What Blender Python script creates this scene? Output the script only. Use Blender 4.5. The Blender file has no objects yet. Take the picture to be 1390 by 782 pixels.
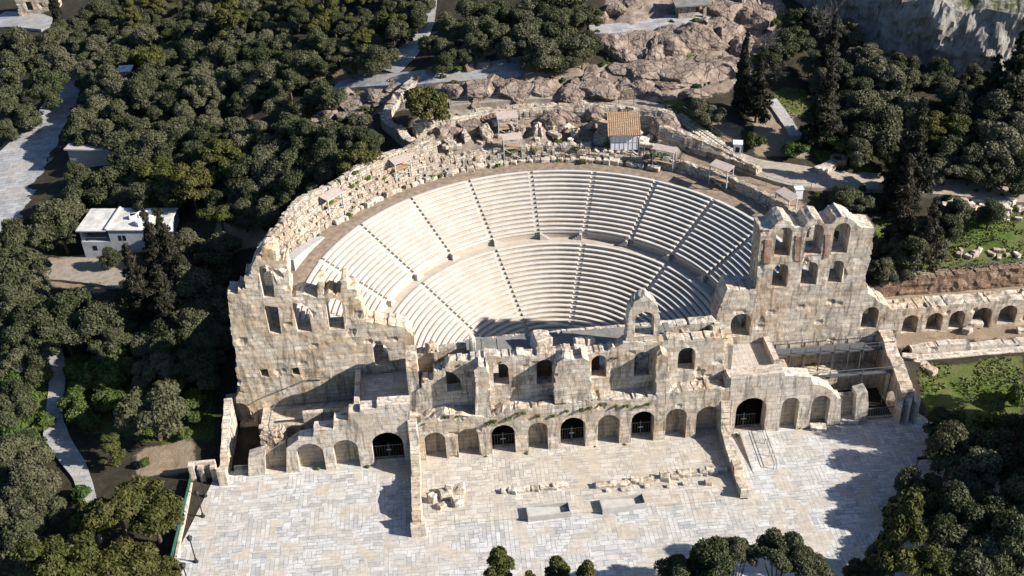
import bpy, bmesh, math, random
import numpy as np
from mathutils import Vector, Matrix, noise
from mathutils.geometry import delaunay_2d_cdt
random.seed(7); np.random.seed(7)
PI = math.pi; R = math.radians
scn = bpy.context.scene
COL = scn.collection

# ---------------------------------------------------------------- camera
CAM = np.array([-12.45, -95.242, 89.949]); YAW, PITCH, ROLL, FPX = .063, .608, -.042, 1508.
PW, PH = 1390, 782
Fv = np.array([math.sin(YAW)*math.cos(PITCH), math.cos(YAW)*math.cos(PITCH), -math.sin(PITCH)])
_r = np.array([math.cos(YAW), -math.sin(YAW), 0]); _u = np.cross(_r, Fv)
Rv = _r*math.cos(ROLL)+_u*math.sin(ROLL); Uv = -_r*math.sin(ROLL)+_u*math.cos(ROLL)
def ray(x, y): return Fv+Rv*(x-PW/2)/FPX-Uv*(y-PH/2)/FPX
def atz(x, y, z=0.):
    d = ray(x, y); return CAM+d*((z-CAM[2])/d[2])
def aty(x, y, Y):
    d = ray(x, y); return CAM+d*((Y-CAM[1])/d[1])
def XZ(pts, Y): return [(float(p[0]), float(p[2])) for p in (aty(x, y, Y) for x, y in pts)]

cd = bpy.data.cameras.new('camera'); cam = bpy.data.objects.new('camera', cd); COL.objects.link(cam)
cd.sensor_width = 36; cd.lens = 36*FPX/PW; cd.clip_start = .5; cd.clip_end = 6000
M = Matrix(((Rv[0], Uv[0], -Fv[0], CAM[0]), (Rv[1], Uv[1], -Fv[1], CAM[1]), (Rv[2], Uv[2], -Fv[2], CAM[2]), (0, 0, 0, 1)))
cam.matrix_world = M; scn.camera = cam

# ---------------------------------------------------------------- light
SUN_EL = R(30); SUNV = Vector((.949*math.cos(SUN_EL), -.315*math.cos(SUN_EL), math.sin(SUN_EL))).normalized()
sl = bpy.data.lights.new('sun', 'SUN'); so = bpy.data.objects.new('sun', sl); COL.objects.link(so)
sl.energy = 5.0; sl.angle = R(.53); sl.color = (1, .945, .87)
so.rotation_euler = SUNV.to_track_quat('Z', 'Y').to_euler(); so.location = (60, -20, 90)
w = bpy.data.worlds.new('World'); scn.world = w; w.use_nodes = True
nt = w.node_tree; bg = nt.nodes['Background']
sk = nt.nodes.new('ShaderNodeTexSky'); sk.sky_type = 'NISHITA'; sk.sun_disc = False; sk.ozone_density = 6.
sk.sun_elevation = SUN_EL; sk.sun_rotation = math.atan2(SUNV.x, SUNV.y)
nt.links.new(sk.outputs[0], bg.inputs[0]); bg.inputs[1].default_value = .065
scn.view_settings.view_transform = 'Standard'; scn.view_settings.look = 'None'
scn.view_settings.exposure = 1.1
scn.cycles.diffuse_bounces = 2; scn.view_settings.gamma = 1

# ---------------------------------------------------------------- materials
class NT:
    def __init__(s, name):
        s.m = bpy.data.materials.new(name); s.m.use_nodes = True; s.t = s.m.node_tree
        s.b = s.t.nodes['Principled BSDF']; s.b.inputs['Specular IOR Level'].default_value = .2
        s.b.inputs['Roughness'].default_value = .9
    def n(s, typ, **k):
        nd = s.t.nodes.new('ShaderNode'+typ)
        for a, v in k.items(): setattr(nd, a, v)
        return nd
    def l(s, a, b): s.t.links.new(a, b)
    def val(s, sock, v):
        if hasattr(v, 'is_output') or isinstance(v, bpy.types.NodeSocket): s.l(v, sock)
        else: sock.default_value = v
    def pos(s): return s.n('NewGeometry').outputs['Position']
    def noise(s, scale, detail=6, rough=.6, vec=None, dist=0.):
        nd = s.n('TexNoise'); nd.inputs['Scale'].default_value = scale; nd.inputs['Detail'].default_value = detail
        nd.inputs['Roughness'].default_value = rough; nd.inputs['Distortion'].default_value = dist
        s.l(vec if vec is not None else s.pos(), nd.inputs['Vector']); return nd.outputs['Fac']
    def ramp(s, fac, stops, interp='LINEAR'):
        nd = s.n('ValToRGB'); cr = nd.color_ramp; cr.interpolation = interp
        while len(cr.elements) < len(stops): cr.elements.new(.5)
        for e, (p, c) in zip(cr.elements, stops):
            e.position = p; e.color = (c, c, c, 1) if isinstance(c, (int, float)) else (*c, 1)
        s.l(fac, nd.inputs[0]); return nd.outputs[0]
    def mix(s, f, a, b, mode='MIX'):
        nd = s.n('Mix', data_type='RGBA', blend_type=mode)
        s.val(nd.inputs[0], f)
        for k, v in ((6, a), (7, b)):
            s.val(nd.inputs[k], (*v, 1) if isinstance(v, tuple) else v)
        return nd.outputs[2]
    def math(s, op, a, b=0.):
        nd = s.n('Math', operation=op); s.val(nd.inputs[0], a); s.val(nd.inputs[1], b); return nd.outputs[0]
    def wallvec(s):                                   # (along, up) on upright faces, (x, y) on level ones
        g = s.n('NewGeometry'); p = s.n('SeparateXYZ'); s.l(g.outputs['Position'], p.inputs[0])
        q = s.n('SeparateXYZ'); s.l(g.outputs['True Normal'], q.inputs[0])
        up = s.math('GREATER_THAN', s.math('ABSOLUTE', q.outputs[2]), .7)
        a = s.n('CombineXYZ'); s.l(s.math('ADD', p.outputs[0], p.outputs[1]), a.inputs[0]); s.l(p.outputs[2], a.inputs[1])
        b = s.n('CombineXYZ'); s.l(p.outputs[0], b.inputs[0]); s.l(p.outputs[1], b.inputs[1])
        mx = s.n('Mix', data_type='VECTOR'); s.l(up, mx.inputs[0]); s.l(a.outputs[0], mx.inputs[4]); s.l(b.outputs[0], mx.inputs[5])
        return mx.outputs[1]
    def brick(s, vec, scale, c1, c2, mort, w=1., h=.5, ms=.02, off=.5, bias=0., sq=1., sf=2, of=2):
        nd = s.n('TexBrick', offset=off, squash=sq, squash_frequency=sf, offset_frequency=of)
        nd.inputs['Scale'].default_value = scale; s.l(vec, nd.inputs['Vector'])
        for k, v in (('Color1', c1), ('Color2', c2), ('Mortar', mort)): nd.inputs[k].default_value = (*v, 1)
        nd.inputs['Mortar Size'].default_value = ms; nd.inputs['Bias'].default_value = bias
        nd.inputs['Brick Width'].default_value = w; nd.inputs['Row Height'].default_value = h
        nd.inputs['Mortar Smooth'].default_value = .3
        return nd
    def bump(s, h, strength=.5, dist=.1, prev=None):
        nd = s.n('Bump'); nd.inputs['Strength'].default_value = strength; nd.inputs['Distance'].default_value = dist
        s.l(h, nd.inputs['Height'])
        if prev is not None: s.l(prev, nd.inputs['Normal'])
        return nd.outputs[0]
    def out(s, color, normal=None, rough=None):
        s.val(s.b.inputs['Base Color'], (*color, 1) if isinstance(color, tuple) else color)
        if normal is not None: s.l(normal, s.b.inputs['Normal'])
        if rough is not None: s.b.inputs['Roughness'].default_value = rough
        return s.m

def ashlar(name, ca, cb, stain=(.30, .20, .11), amt=.55, cw=1.25, ch=.52, grey=(.22, .21, .19), greyamt=.5, rough_amt=.5):
    k = NT(name); v = k.wallvec()
    wob = k.n('VectorMath', operation='ADD'); nz = k.n('TexNoise'); nz.inputs['Scale'].default_value = .8
    k.l(k.pos(), nz.inputs['Vector']); sc = k.n('VectorMath', operation='SCALE'); sc.inputs['Scale'].default_value = .4
    k.l(nz.outputs['Color'], sc.inputs[0]); k.l(v, wob.inputs[0]); k.l(sc.outputs[0], wob.inputs[1])
    br = k.brick(wob.outputs[0], 1., ca, cb, tuple(x*.26 for x in ca), cw, ch, .024)
    big = k.noise(.22, 5, .65); mid = k.noise(1.6, 8, .7); fine = k.noise(7., 8, .7)
    c = k.mix(k.ramp(big, [(.44, 0.), (.66, amt)]), br.outputs[0], stain)
    c = k.mix(k.ramp(k.noise(.5, 8, .75, dist=.6), [(.48, 0.), (.7, greyamt)]), c, grey)
    c = k.mix(1., c, k.ramp(mid, [(.28, .72), (.48, 1.), (.8, 1.12)]), 'MULTIPLY')
    pit = k.ramp(k.noise(2.3, 5, .6), [(.30, .35), (.36, 1.)])
    c = k.mix(.7, c, pit, 'MULTIPLY')
    warm = k.ramp(k.noise(.9, 7, .7, dist=1.2), [(.52, 0.), (.66, .55)]); c = k.mix(warm, c, tuple(x*y for x, y in zip(stain, (1.12, .95, .8))))
    pale = k.ramp(k.noise(1.3, 6, .65, dist=.8), [(.56, 0.), (.7, .5)]); c = k.mix(pale, c, tuple(min(.82, x*1.18) for x in ca))
    cr = k.ramp(k.noise(3.6, 3, .5, dist=2.), [(.30, .4), (.37, 1.)]); c = k.mix(.75, c, cr, 'MULTIPLY')
    vs = k.n('Mapping'); vs.inputs['Scale'].default_value = (1, 1, .16); k.l(k.pos(), vs.inputs[0])
    sk_ = k.ramp(k.noise(1.5, 6, .7, vs.outputs[0], .6), [(.38, .40), (.5, 1.), (.75, 1.1)]); c = k.mix(.85, c, sk_, 'MULTIPLY')
    h = k.math('ADD', k.math('MULTIPLY', mid, .35), k.math('MULTIPLY', fine, .35))
    h = k.math('ADD', h, k.math('MULTIPLY', br.outputs['Fac'], -.6))
    return k.out(c, k.bump(h, rough_amt, .16))
def plain(name, c, rough=.8, var=.25, scale=2., metal=0.):
    k = NT(name); n1 = k.noise(scale, 6, .65)
    col = k.mix(1., c, k.ramp(n1, [(.3, 1-var), (.7, 1+var*.6)]), 'MULTIPLY')
    k.b.inputs['Metallic'].default_value = metal
    return k.out(col, k.bump(n1, .25, .05), rough)

MT = {}
MT['stone'] = ashlar('weathered_stone', (.60, .54, .45), (.40, .35, .28), stain=(.40, .265, .145), amt=.62, grey=(.25, .235, .215), greyamt=.65, cw=1.7, ch=.6)
MT['stone_pale'] = ashlar('pale_stone', (.60, .545, .465), (.48, .425, .35), stain=(.41, .30, .19), amt=.45, greyamt=.5, grey=(.29, .275, .255), cw=1.8, ch=.62)
MT['stone_ochre'] = ashlar('ochre_stone', (.60, .53, .43), (.47, .40, .31), stain=(.41, .27, .12), amt=.65, greyamt=.4, grey=(.28, .26, .23), cw=1.6, ch=.58)
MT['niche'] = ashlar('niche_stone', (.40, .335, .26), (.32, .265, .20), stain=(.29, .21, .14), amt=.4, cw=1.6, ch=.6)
MT['rubble'] = ashlar('rubble_stone', (.54, .475, .39), (.36, .305, .24), stain=(.34, .235, .145), cw=.62, ch=.36, rough_amt=1., greyamt=.5)
MT['redrubble'] = ashlar('red_rubble', (.32, .22, .155), (.21, .145, .10), stain=(.2, .12, .07), cw=.5, ch=.33, rough_amt=1., greyamt=.3)
MT['brick'] = ashlar('red_brick', (.36, .215, .14), (.28, .16, .10), stain=(.40, .32, .24), cw=.4, ch=.14, greyamt=.2)
MT['cement'] = plain('grey_cement', (.19, .18, .162), .9, .35, .8)
MT['concrete'] = plain('pale_concrete', (.36, .345, .315), .85, .2, 1.2)
MT['metal'] = plain('grey_metal', (.12, .125, .13), .5, .2, 3., .3)
MT['darkmetal'] = plain('dark_metal', (.03, .03, .032), .5, .2, 3., .2)
MT['palemetal'] = plain('pale_metal', (.38, .39, .40), .5, .15, 3.)
MT['white'] = plain('white_paint', (.66, .67, .69), .6, .12, 1.5)
MT['pinkboard'] = plain('pink_board', (.40, .325, .28), .8, .2, 2.)
MT['plank'] = plain('brown_plank', (.34, .24, .14), .8, .3, 4.)
MT['greenmesh'] = plain('green_mesh', (.018, .07, .05), .7, .3, 3.)
MT['dark'] = plain('dark_glass', (.015, .016, .018), .2, .2, 3.)
MT['tuft'] = plain('wild_grass', (.11, .13, .035), .9, .4, 6.)
def tiles():
    k = NT('clay_tiles'); p = k.pos(); v = k.brick(p, 1., (.40, .26, .15), (.33, .205, .115), (.17, .105, .06), .3, .42, .03)
    c = k.mix(k.ramp(k.noise(4., 5, .7), [(.5, 0.), (.68, .6)]), v.outputs[0], (.46, .42, .35))
    return k.out(c, k.bump(v.outputs['Fac'], -.6, .1))
MT['tiles'] = tiles()
def seat(name, base, dark, amt):
    k = NT(name); p = k.pos()
    c = k.mix(k.ramp(k.noise(.55, 8, .72, dist=.4), [(.42, 0.), (.7, amt)]), base, dark)
    c = k.mix(k.ramp(k.noise(.13, 4, .6), [(.45, 0.), (.7, .3)]), c, (.46, .40, .32))
    # joints between the slabs: radial cuts about the orchestra's centre
    c = k.mix(1., c, k.ramp(k.noise(3.2, 6, .75), [(.28, .62), (.42, 1.), (.8, 1.08)]), 'MULTIPLY')
    pit = k.ramp(k.noise(1.9, 3, .5), [(.25, .3), (.3, 1.)]); c = k.mix(.6, c, pit, 'MULTIPLY')
    return k.out(c, k.bump(k.noise(5., 8, .7), .3, .05), .75)
MT['seat'] = seat('marble_seat', (.54, .515, .475), (.33, .27, .205), .5)
MT['channel'] = seat('marble_channel', (.42, .365, .295), (.25, .20, .145), .6)
MT['aisle'] = seat('marble_step', (.48, .445, .39), (.28, .24, .19), .5)
MT['podium'] = seat('podium_stone', (.40, .345, .28), (.26, .20, .145), .6)

def pave(name='marble_paving', W1=(.505, .492, .468), W2=(.21, .212, .216), warm=.5):
    k = NT(name); p = k.pos()
    rot = k.n('VectorRotate', rotation_type='Z_AXIS'); rot.inputs['Angle'].default_value = R(90); k.l(p, rot.inputs['Vector'])
    MO = (.13, .115, .095)
    def layer(vec, w, h, o): return k.brick(vec, 1., W1, W2, MO, w, h, .022, o, -.42, 1.35, 3, 2)
    wn = k.n('TexNoise'); wn.inputs['Scale'].default_value = .35; k.l(p, wn.inputs['Vector']); ws = k.n('VectorMath', operation='SCALE'); ws.inputs['Scale'].default_value = .5; k.l(wn.outputs['Color'], ws.inputs[0]); off = k.n('VectorMath', operation='ADD'); k.l(p, off.inputs[0]); k.l(ws.outputs[0], off.inputs[1])
    a = layer(off.outputs[0], 1.0, .45, .37); b = layer(rot.outputs[0], 1.1, .48, .43)
    vo = k.n('TexVoronoi', distance='CHEBYCHEV'); vo.inputs['Scale'].default_value = .6; vo.inputs['Randomness'].default_value = 1.
    k.l(p, vo.inputs['Vector']); sx = k.n('SeparateColor'); k.l(vo.outputs['Color'], sx.inputs[0])
    r3 = k.n('VectorRotate', rotation_type='Z_AXIS'); r3.inputs['Angle'].default_value = R(0); k.l(off.outputs[0], r3.inputs['Vector'])
    d3 = layer(r3.outputs[0], 1.45, .68, .31)
    sel = k.math('GREATER_THAN', sx.outputs[0], .42); sel3 = k.math('GREATER_THAN', sx.outputs[2], .66)
    c = k.mix(sel3, k.mix(sel, a.outputs[0], b.outputs[0]), d3.outputs[0]); f0 = k.n('Mix'); k.l(sel, f0.inputs[0]); k.l(a.outputs['Fac'], f0.inputs[2]); k.l(b.outputs['Fac'], f0.inputs[3])
    f = k.n('Mix'); k.l(sel3, f.inputs[0]); k.l(f0.outputs[0], f.inputs[2]); k.l(d3.outputs['Fac'], f.inputs[3])
    pa = k.n('TexWhiteNoise'); sn = k.n('VectorMath', operation='SNAP'); sn.inputs[1].default_value = (.95, .5, 10); k.l(p, sn.inputs[0]); k.l(sn.outputs[0], pa.inputs[0])
    c = k.mix(1., c, k.ramp(pa.outputs[0], [(0., .86), (.5, 1.), (1., 1.06)]), 'MULTIPLY')
    c = k.mix(k.ramp(sx.outputs[1], [(.0, 0.), (.5, 0.), (1., .75)]), c, (.44, .375, .295))
    c = k.mix(k.ramp(k.noise(.16, 6, .65), [(.46, 0.), (.72, warm)]), c, (.42, .355, .275))
    st = k.n('Mapping'); st.inputs['Scale'].default_value = (1, 5, 1); k.l(p, st.inputs[0])
    c = k.mix(1., c, k.ramp(k.noise(1.3, 8, .75, st.outputs[0], 1.), [(.3, .7), (.5, 1.), (.8, 1.1)]), 'MULTIPLY')
    c = k.mix(1., c, k.ramp(k.noise(.7, 8, .8), [(.3, .78), (.55, 1.02)]), 'MULTIPLY')
    return k.out(c, k.bump(f.outputs[0], -.3, .04), .7)
MT['pave'] = pave()
MT['paveold'] = pave('worn_paving', (.50, .462, .405), (.25, .23, .205), .6)
def roadmat():
    k = NT('stone_road'); p = k.pos(); b = k.brick(p, 1., (.37, .365, .36), (.27, .268, .265), (.16, .155, .145), 1.6, .8, .03)
    c = k.mix(1., b.outputs[0], k.ramp(k.noise(.6, 8, .75), [(.3, .6), (.6, 1.05)]), 'MULTIPLY')
    c = k.mix(k.ramp(k.noise(.25, 5, .6), [(.5, 0.), (.7, .4)]), c, (.42, .36, .28))
    return k.out(c, k.bump(k.noise(3., 6, .7), .3, .05), .8)
MT['road'] = roadmat()
def gravel():
    k = NT('gravel_path'); c = k.ramp(k.noise(1.1, 9, .75), [(.3, (.19, .155, .12)), (.55, (.30, .26, .21)), (.75, (.38, .335, .285))])
    return k.out(c, k.bump(k.noise(9., 8, .8), .4, .05))
MT['gravel'] = gravel()
MT['earth'] = plain('brown_earth', (.235, .18, .13), .95, .45, 1.3)
def cliffmat(name, a, b, c3):
    k = NT(name); p = k.pos(); mp = k.n('Mapping'); mp.inputs['Scale'].default_value = (1, 1, .22); k.l(p, mp.inputs[0])
    c = k.ramp(k.noise(.45, 10, .75, mp.outputs[0], .8), [(.3, a), (.5, b), (.7, c3)])
    st = k.ramp(k.noise(.9, 6, .7, mp.outputs[0], 1.5), [(.36, .3), (.47, 1.)]); c = k.mix(.8, c, st, 'MULTIPLY')
    g = k.n('NewGeometry'); q = k.n('SeparateXYZ'); k.l(g.outputs['Normal'], q.inputs[0])
    gr = k.math('MULTIPLY', k.ramp(q.outputs[2], [(.62, 0.), (.8, 1.)]), k.ramp(k.noise(.35, 7, .7), [(.45, 0.), (.55, 1.)])); c = k.mix(gr, c, (.07, .075, .025))
    return k.out(c, k.bump(k.noise(1.2, 10, .75, mp.outputs[0]), 1., .5))
def rockmat(name, a, b, c3):
    k = NT(name); p = k.pos()
    c = k.ramp(k.noise(.5, 10, .75, dist=.5), [(.3, a), (.5, b), (.72, c3)])
    vo = k.n('TexVoronoi', feature='DISTANCE_TO_EDGE'); vo.inputs['Scale'].default_value = .55
    nz = k.n('TexNoise'); nz.inputs['Scale'].default_value = 1.2; k.l(p, nz.inputs['Vector'])
    ad = k.n('VectorMath', operation='ADD'); k.l(p, ad.inputs[0]); k.l(nz.outputs['Color'], ad.inputs[1]); k.l(ad.outputs[0], vo.inputs['Vector'])
    cr = k.ramp(vo.outputs['Distance'], [(0., .2), (.09, 1.)]); c = k.mix(.6, c, cr, 'MULTIPLY')
    h = k.math('ADD', k.noise(1.4, 10, .75), k.math('MULTIPLY', cr, .35))
    return k.out(c, k.bump(h, 1., .5))
MT['rock'] = rockmat('pink_limestone', (.10, .074, .058), (.26, .198, .155), (.40, .335, .28))
MT['cliff'] = cliffmat('grey_limestone', (.15, .136, .118), (.28, .258, .228), (.38, .355, .315))
def groundmat():
    k = NT('hill_ground'); at = k.n('VertexColor', layer_name='zone'); s = k.n('SeparateColor'); k.l(at.outputs[0], s.inputs[0])
    n = k.noise(.9, 9, .75); nb = k.noise(.18, 6, .7)
    c = k.ramp(n, [(.3, (.022, .020, .012)), (.55, (.042, .036, .023)), (.8, (.09, .072, .048))])
    gr = k.ramp(n, [(.3, (.035, .06, .010)), (.5, (.065, .105, .016)), (.75, (.11, .135, .033))])
    gr = k.mix(k.ramp(nb, [(.42, 0.), (.62, .8)]), gr, (.125, .115, .045))
    di = k.ramp(n, [(.3, (.17, .125, .08)), (.55, (.26, .20, .14)), (.8, (.34, .28, .205))])
    ro = k.ramp(n, [(.3, (.10, .076, .058)), (.5, (.235, .18, .14)), (.75, (.36, .30, .245))])
    edge = k.math('MULTIPLY', k.math('SUBTRACT', k.noise(.6, 6, .7), .5), 1.2)
    def mask(o): return k.ramp(k.math('ADD', o, edge), [(.4, 0.), (.62, 1.)])
    c = k.mix(mask(s.outputs[0]), c, gr); c = k.mix(mask(s.outputs[1]), c, di); c = k.mix(mask(s.outputs[2]), c, ro)
    return k.out(c, k.bump(k.noise(2.5, 10, .8), .8, .25))
MT['ground'] = groundmat()
def leafmat(name, a, b, c3, trans=.25):
    k = NT(name); oi = k.n('ObjectInfo')
    col = k.ramp(oi.outputs['Random'], [(0., a), (.5, b), (1., c3)])
    n = k.noise(1.1, 4, .6)
    col = k.mix(1., col, k.ramp(n, [(.25, .65), (.5, 1.), (.8, 1.35)]), 'MULTIPLY')
    k.b.inputs['Specular IOR Level'].default_value = .25
    k.out(col, None, .65)
    tr = k.n('BsdfTranslucent'); k.l(col, tr.inputs[0]); mx = k.n('MixShader'); mx.inputs[0].default_value = trans
    k.l(k.b.outputs[0], mx.inputs[1]); k.l(tr.outputs[0], mx.inputs[2])
    k.l(mx.outputs[0], k.t.nodes['Material Output'].inputs[0]); return k.m
MT['olive'] = leafmat('olive_leaves', (.044, .054, .020), (.076, .080, .038), (.112, .109, .064))
MT['pine'] = leafmat('pine_needles', (.055, .063, .013), (.070, .075, .017), (.085, .082, .022))
MT['conifer'] = leafmat('conifer_needles', (.024, .026, .015), (.032, .031, .018), (.040, .035, .02))
MT['green'] = leafmat('bush_leaves', (.045, .078, .014), (.062, .094, .019), (.08, .10, .026))
MT['ash'] = leafmat('ashen_twigs', (.13, .12, .10), (.15, .135, .115), (.17, .15, .13))
MT['bark'] = plain('bark', (.085, .065, .048), .95, .4, 4.)

# ---------------------------------------------------------------- mesh helpers
class MB:
    """collects boxes, bars and sheets; build() links them as one mesh object"""
    def __init__(s): s.v = []; s.f = []; s.mi = []
    def add(s, vs, fs, mi=0):
        o = len(s.v); s.v += [tuple(map(float, v)) for v in vs]; s.f += [tuple(i+o for i in f) for f in fs]; s.mi += [mi]*len(fs); return s
    def hexa(s, p, mi=0):       # 8 points: bottom ring then top ring
        return s.add(p, [(3, 2, 1, 0), (4, 5, 6, 7), (0, 1, 5, 4), (1, 2, 6, 5), (2, 3, 7, 6), (3, 0, 4, 7)], mi)
    def box(s, x0, x1, y0, y1, z0, z1, mi=0):
        return s.hexa([(x0, y0, z0), (x1, y0, z0), (x1, y1, z0), (x0, y1, z0), (x0, y0, z1), (x1, y0, z1), (x1, y1, z1), (x0, y1, z1)], mi)
    def obox(s, c, sx, sy, sz, rz=0, mi=0):     # centre of the bottom, sizes, turn
        ca, sa = math.cos(rz), math.sin(rz); P = []
        for z in (0, sz):
            for a, b in ((-1, -1), (1, -1), (1, 1), (-1, 1)):
                x, y = a*sx/2, b*sy/2; P.append((c[0]+x*ca-y*sa, c[1]+x*sa+y*ca, c[2]+z))
        return s.hexa(P, mi)
    def tube(s, pts, r, n=6, mi=0, r1=None):
        pts = [Vector(p) for p in pts]; rings = []
        for i, p in enumerate(pts):
            d = (pts[min(i+1, len(pts)-1)]-pts[max(i-1, 0)]).normalized()
            a = d.orthogonal().normalized(); b = d.cross(a)
            rr = r if r1 is None else r+(r1-r)*i/max(1, len(pts)-1)
            rings.append([p+(a*math.cos(t)+b*math.sin(t))*rr for t in (2*PI*k/n for k in range(n))])
        vs = [v for q in rings for v in q]; fs = []
        for i in range(len(pts)-1):
            for k in range(n): fs.append((i*n+k, i*n+(k+1) % n, (i+1)*n+(k+1) % n, (i+1)*n+k))
        fs.append(tuple(range(n-1, -1, -1))); fs.append(tuple((len(pts)-1)*n+k for k in range(n)))
        return s.add(vs, fs, mi)
    def mesh(s, name, mats, smooth=False):
        me = bpy.data.meshes.new(name); me.from_pydata(s.v, [], s.f)
        for m in (mats if isinstance(mats, (list, tuple)) else [mats]): me.materials.append(m)
        if any(s.mi): me.polygons.foreach_set('material_index', s.mi)
        if smooth: me.polygons.foreach_set('use_smooth', [True]*len(me.polygons))
        me.update(); return me
    def build(s, name, mats, parent=None, smooth=False): return link(name, s.mesh(name, mats, smooth), parent)
def link(name, data, parent=None, loc=None):
    o = bpy.data.objects.new(name, data); COL.objects.link(o)
    if parent is not None:
        o.parent = parent; o.matrix_parent_inverse = parent.matrix_basis.inverted()
    if loc is not None: o.location = loc
    return o
def tag(o, label=None, cat=None, group=None, kind=None):
    for k, v in (('label', label), ('category', cat), ('group', group), ('kind', kind)):
        if v: o[k] = v
    return o
def empty(name, loc, label, cat, group=None):
    o = bpy.data.objects.new(name, None); COL.objects.link(o); o.location = loc; o.empty_display_size = .5
    return tag(o, label, cat, group)
def struct(o): o['kind'] = 'structure'; return o
def copy_tree(o, parent=None):
    c = o.copy(); COL.objects.link(c)
    if parent is not None: c.parent = parent
    for ch in o.children: copy_tree(ch, c)
    return c
def n3(x, y, z, s=1.): return noise.noise((x*s, y*s, z*s))
def fbm(x, y, z, s=1., o=4): return noise.fractal((x*s, y*s, z*s), .9, 2.1, o)

def inside(poly, x, y):
    c = False; j = len(poly)-1
    for i in range(len(poly)):
        xi, yi = poly[i]; xj, yj = poly[j]
        if (yi > y) != (yj > y) and x < (xj-xi)*(y-yi)/(yj-yi)+xi: c = not c
        j = i
    return c
def inside_np(poly, X, Y):
    c = np.zeros(X.shape, bool); j = len(poly)-1
    for i in range(len(poly)):
        xi, yi = poly[i]; xj, yj = poly[j]
        if yi != yj:
            c ^= ((yi > Y) != (yj > Y)) & (X < (xj-xi)*(Y-yi)/(yj-yi)+xi)
        j = i
    return c
def seg_d(p, a, b):
    ax, ay = a; bx, by = b; dx, dy = bx-ax, by-ay; L = dx*dx+dy*dy
    t = 0 if L == 0 else max(0, min(1, ((p[0]-ax)*dx+(p[1]-ay)*dy)/L)); return math.hypot(p[0]-ax-t*dx, p[1]-ay-t*dy)

def jag(pts, seed=0, amp=.22, step=.75, zmin=.5):
    """break the edges of an outline that stand clear of the ground into ruined courses"""
    rnd = random.Random(seed); out = []
    n = len(pts)
    for i in range(n):
        a, b = pts[i], pts[(i+1) % n]; out.append(a)
        L = math.hypot(b[0]-a[0], b[1]-a[1])
        if min(a[1], b[1]) < zmin or L < .7: continue
        nx, ny = -(b[1]-a[1])/L, (b[0]-a[0])/L; s = rnd.uniform(.1, .3); o = 0
        while s < L-.2:
            if rnd.random() < .62: o = amp*rnd.choice((-1, -.6, -.3, 0, 0, .3, .6))*rnd.uniform(.5, 1.)
            d = rnd.uniform(.18, step*.95); e = min(L-.08, s+d)
            k1, k2 = rnd.uniform(-.06, .06), rnd.uniform(-.06, .06)
            out.append((a[0]+(b[0]-a[0])*s/L+nx*(o+k1), a[1]+(b[1]-a[1])*s/L+ny*(o+k1)))
            if e-s > .15: out.append((a[0]+(b[0]-a[0])*e/L+nx*(o+k2), a[1]+(b[1]-a[1])*e/L+ny*(o+k2)))
            s = e+rnd.uniform(.05, .12)
    return out
def arch(x0, x1, z0, ztop, n=10):
    """round-headed opening"""
    r = (x1-x0)/2; xc = (x0+x1)/2; zs = max(z0+.1, ztop-r)
    return [(x0, z0)]+[(xc-r*math.cos(t), zs+(ztop-zs)*math.sin(t)) for t in (PI*k/n for k in range(n+1))]+[(x1, z0)]
def parch(q, Y):            # opening from pixels (left, right, top, bottom) of its centre line in the plane Y
    l, r, t, b = q; xm = (l+r)/2
    zt = float(aty(xm, t, Y)[2]); zb = float(aty(xm, b, Y)[2]); ym = (t+b)/2
    x0 = float(aty(l, ym, Y)[0]); x1 = float(aty(r, ym, Y)[0])
    return x0, x1, max(zb, 0), zt
def hset(P, holes, i):
    p = P[i]
    for h in holes:
        if any(seg_d((p.x, p.y), h[q], h[(q+1) % len(h)]) < 1e-3 for q in range(len(h))): return (i,)
    return ()
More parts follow.
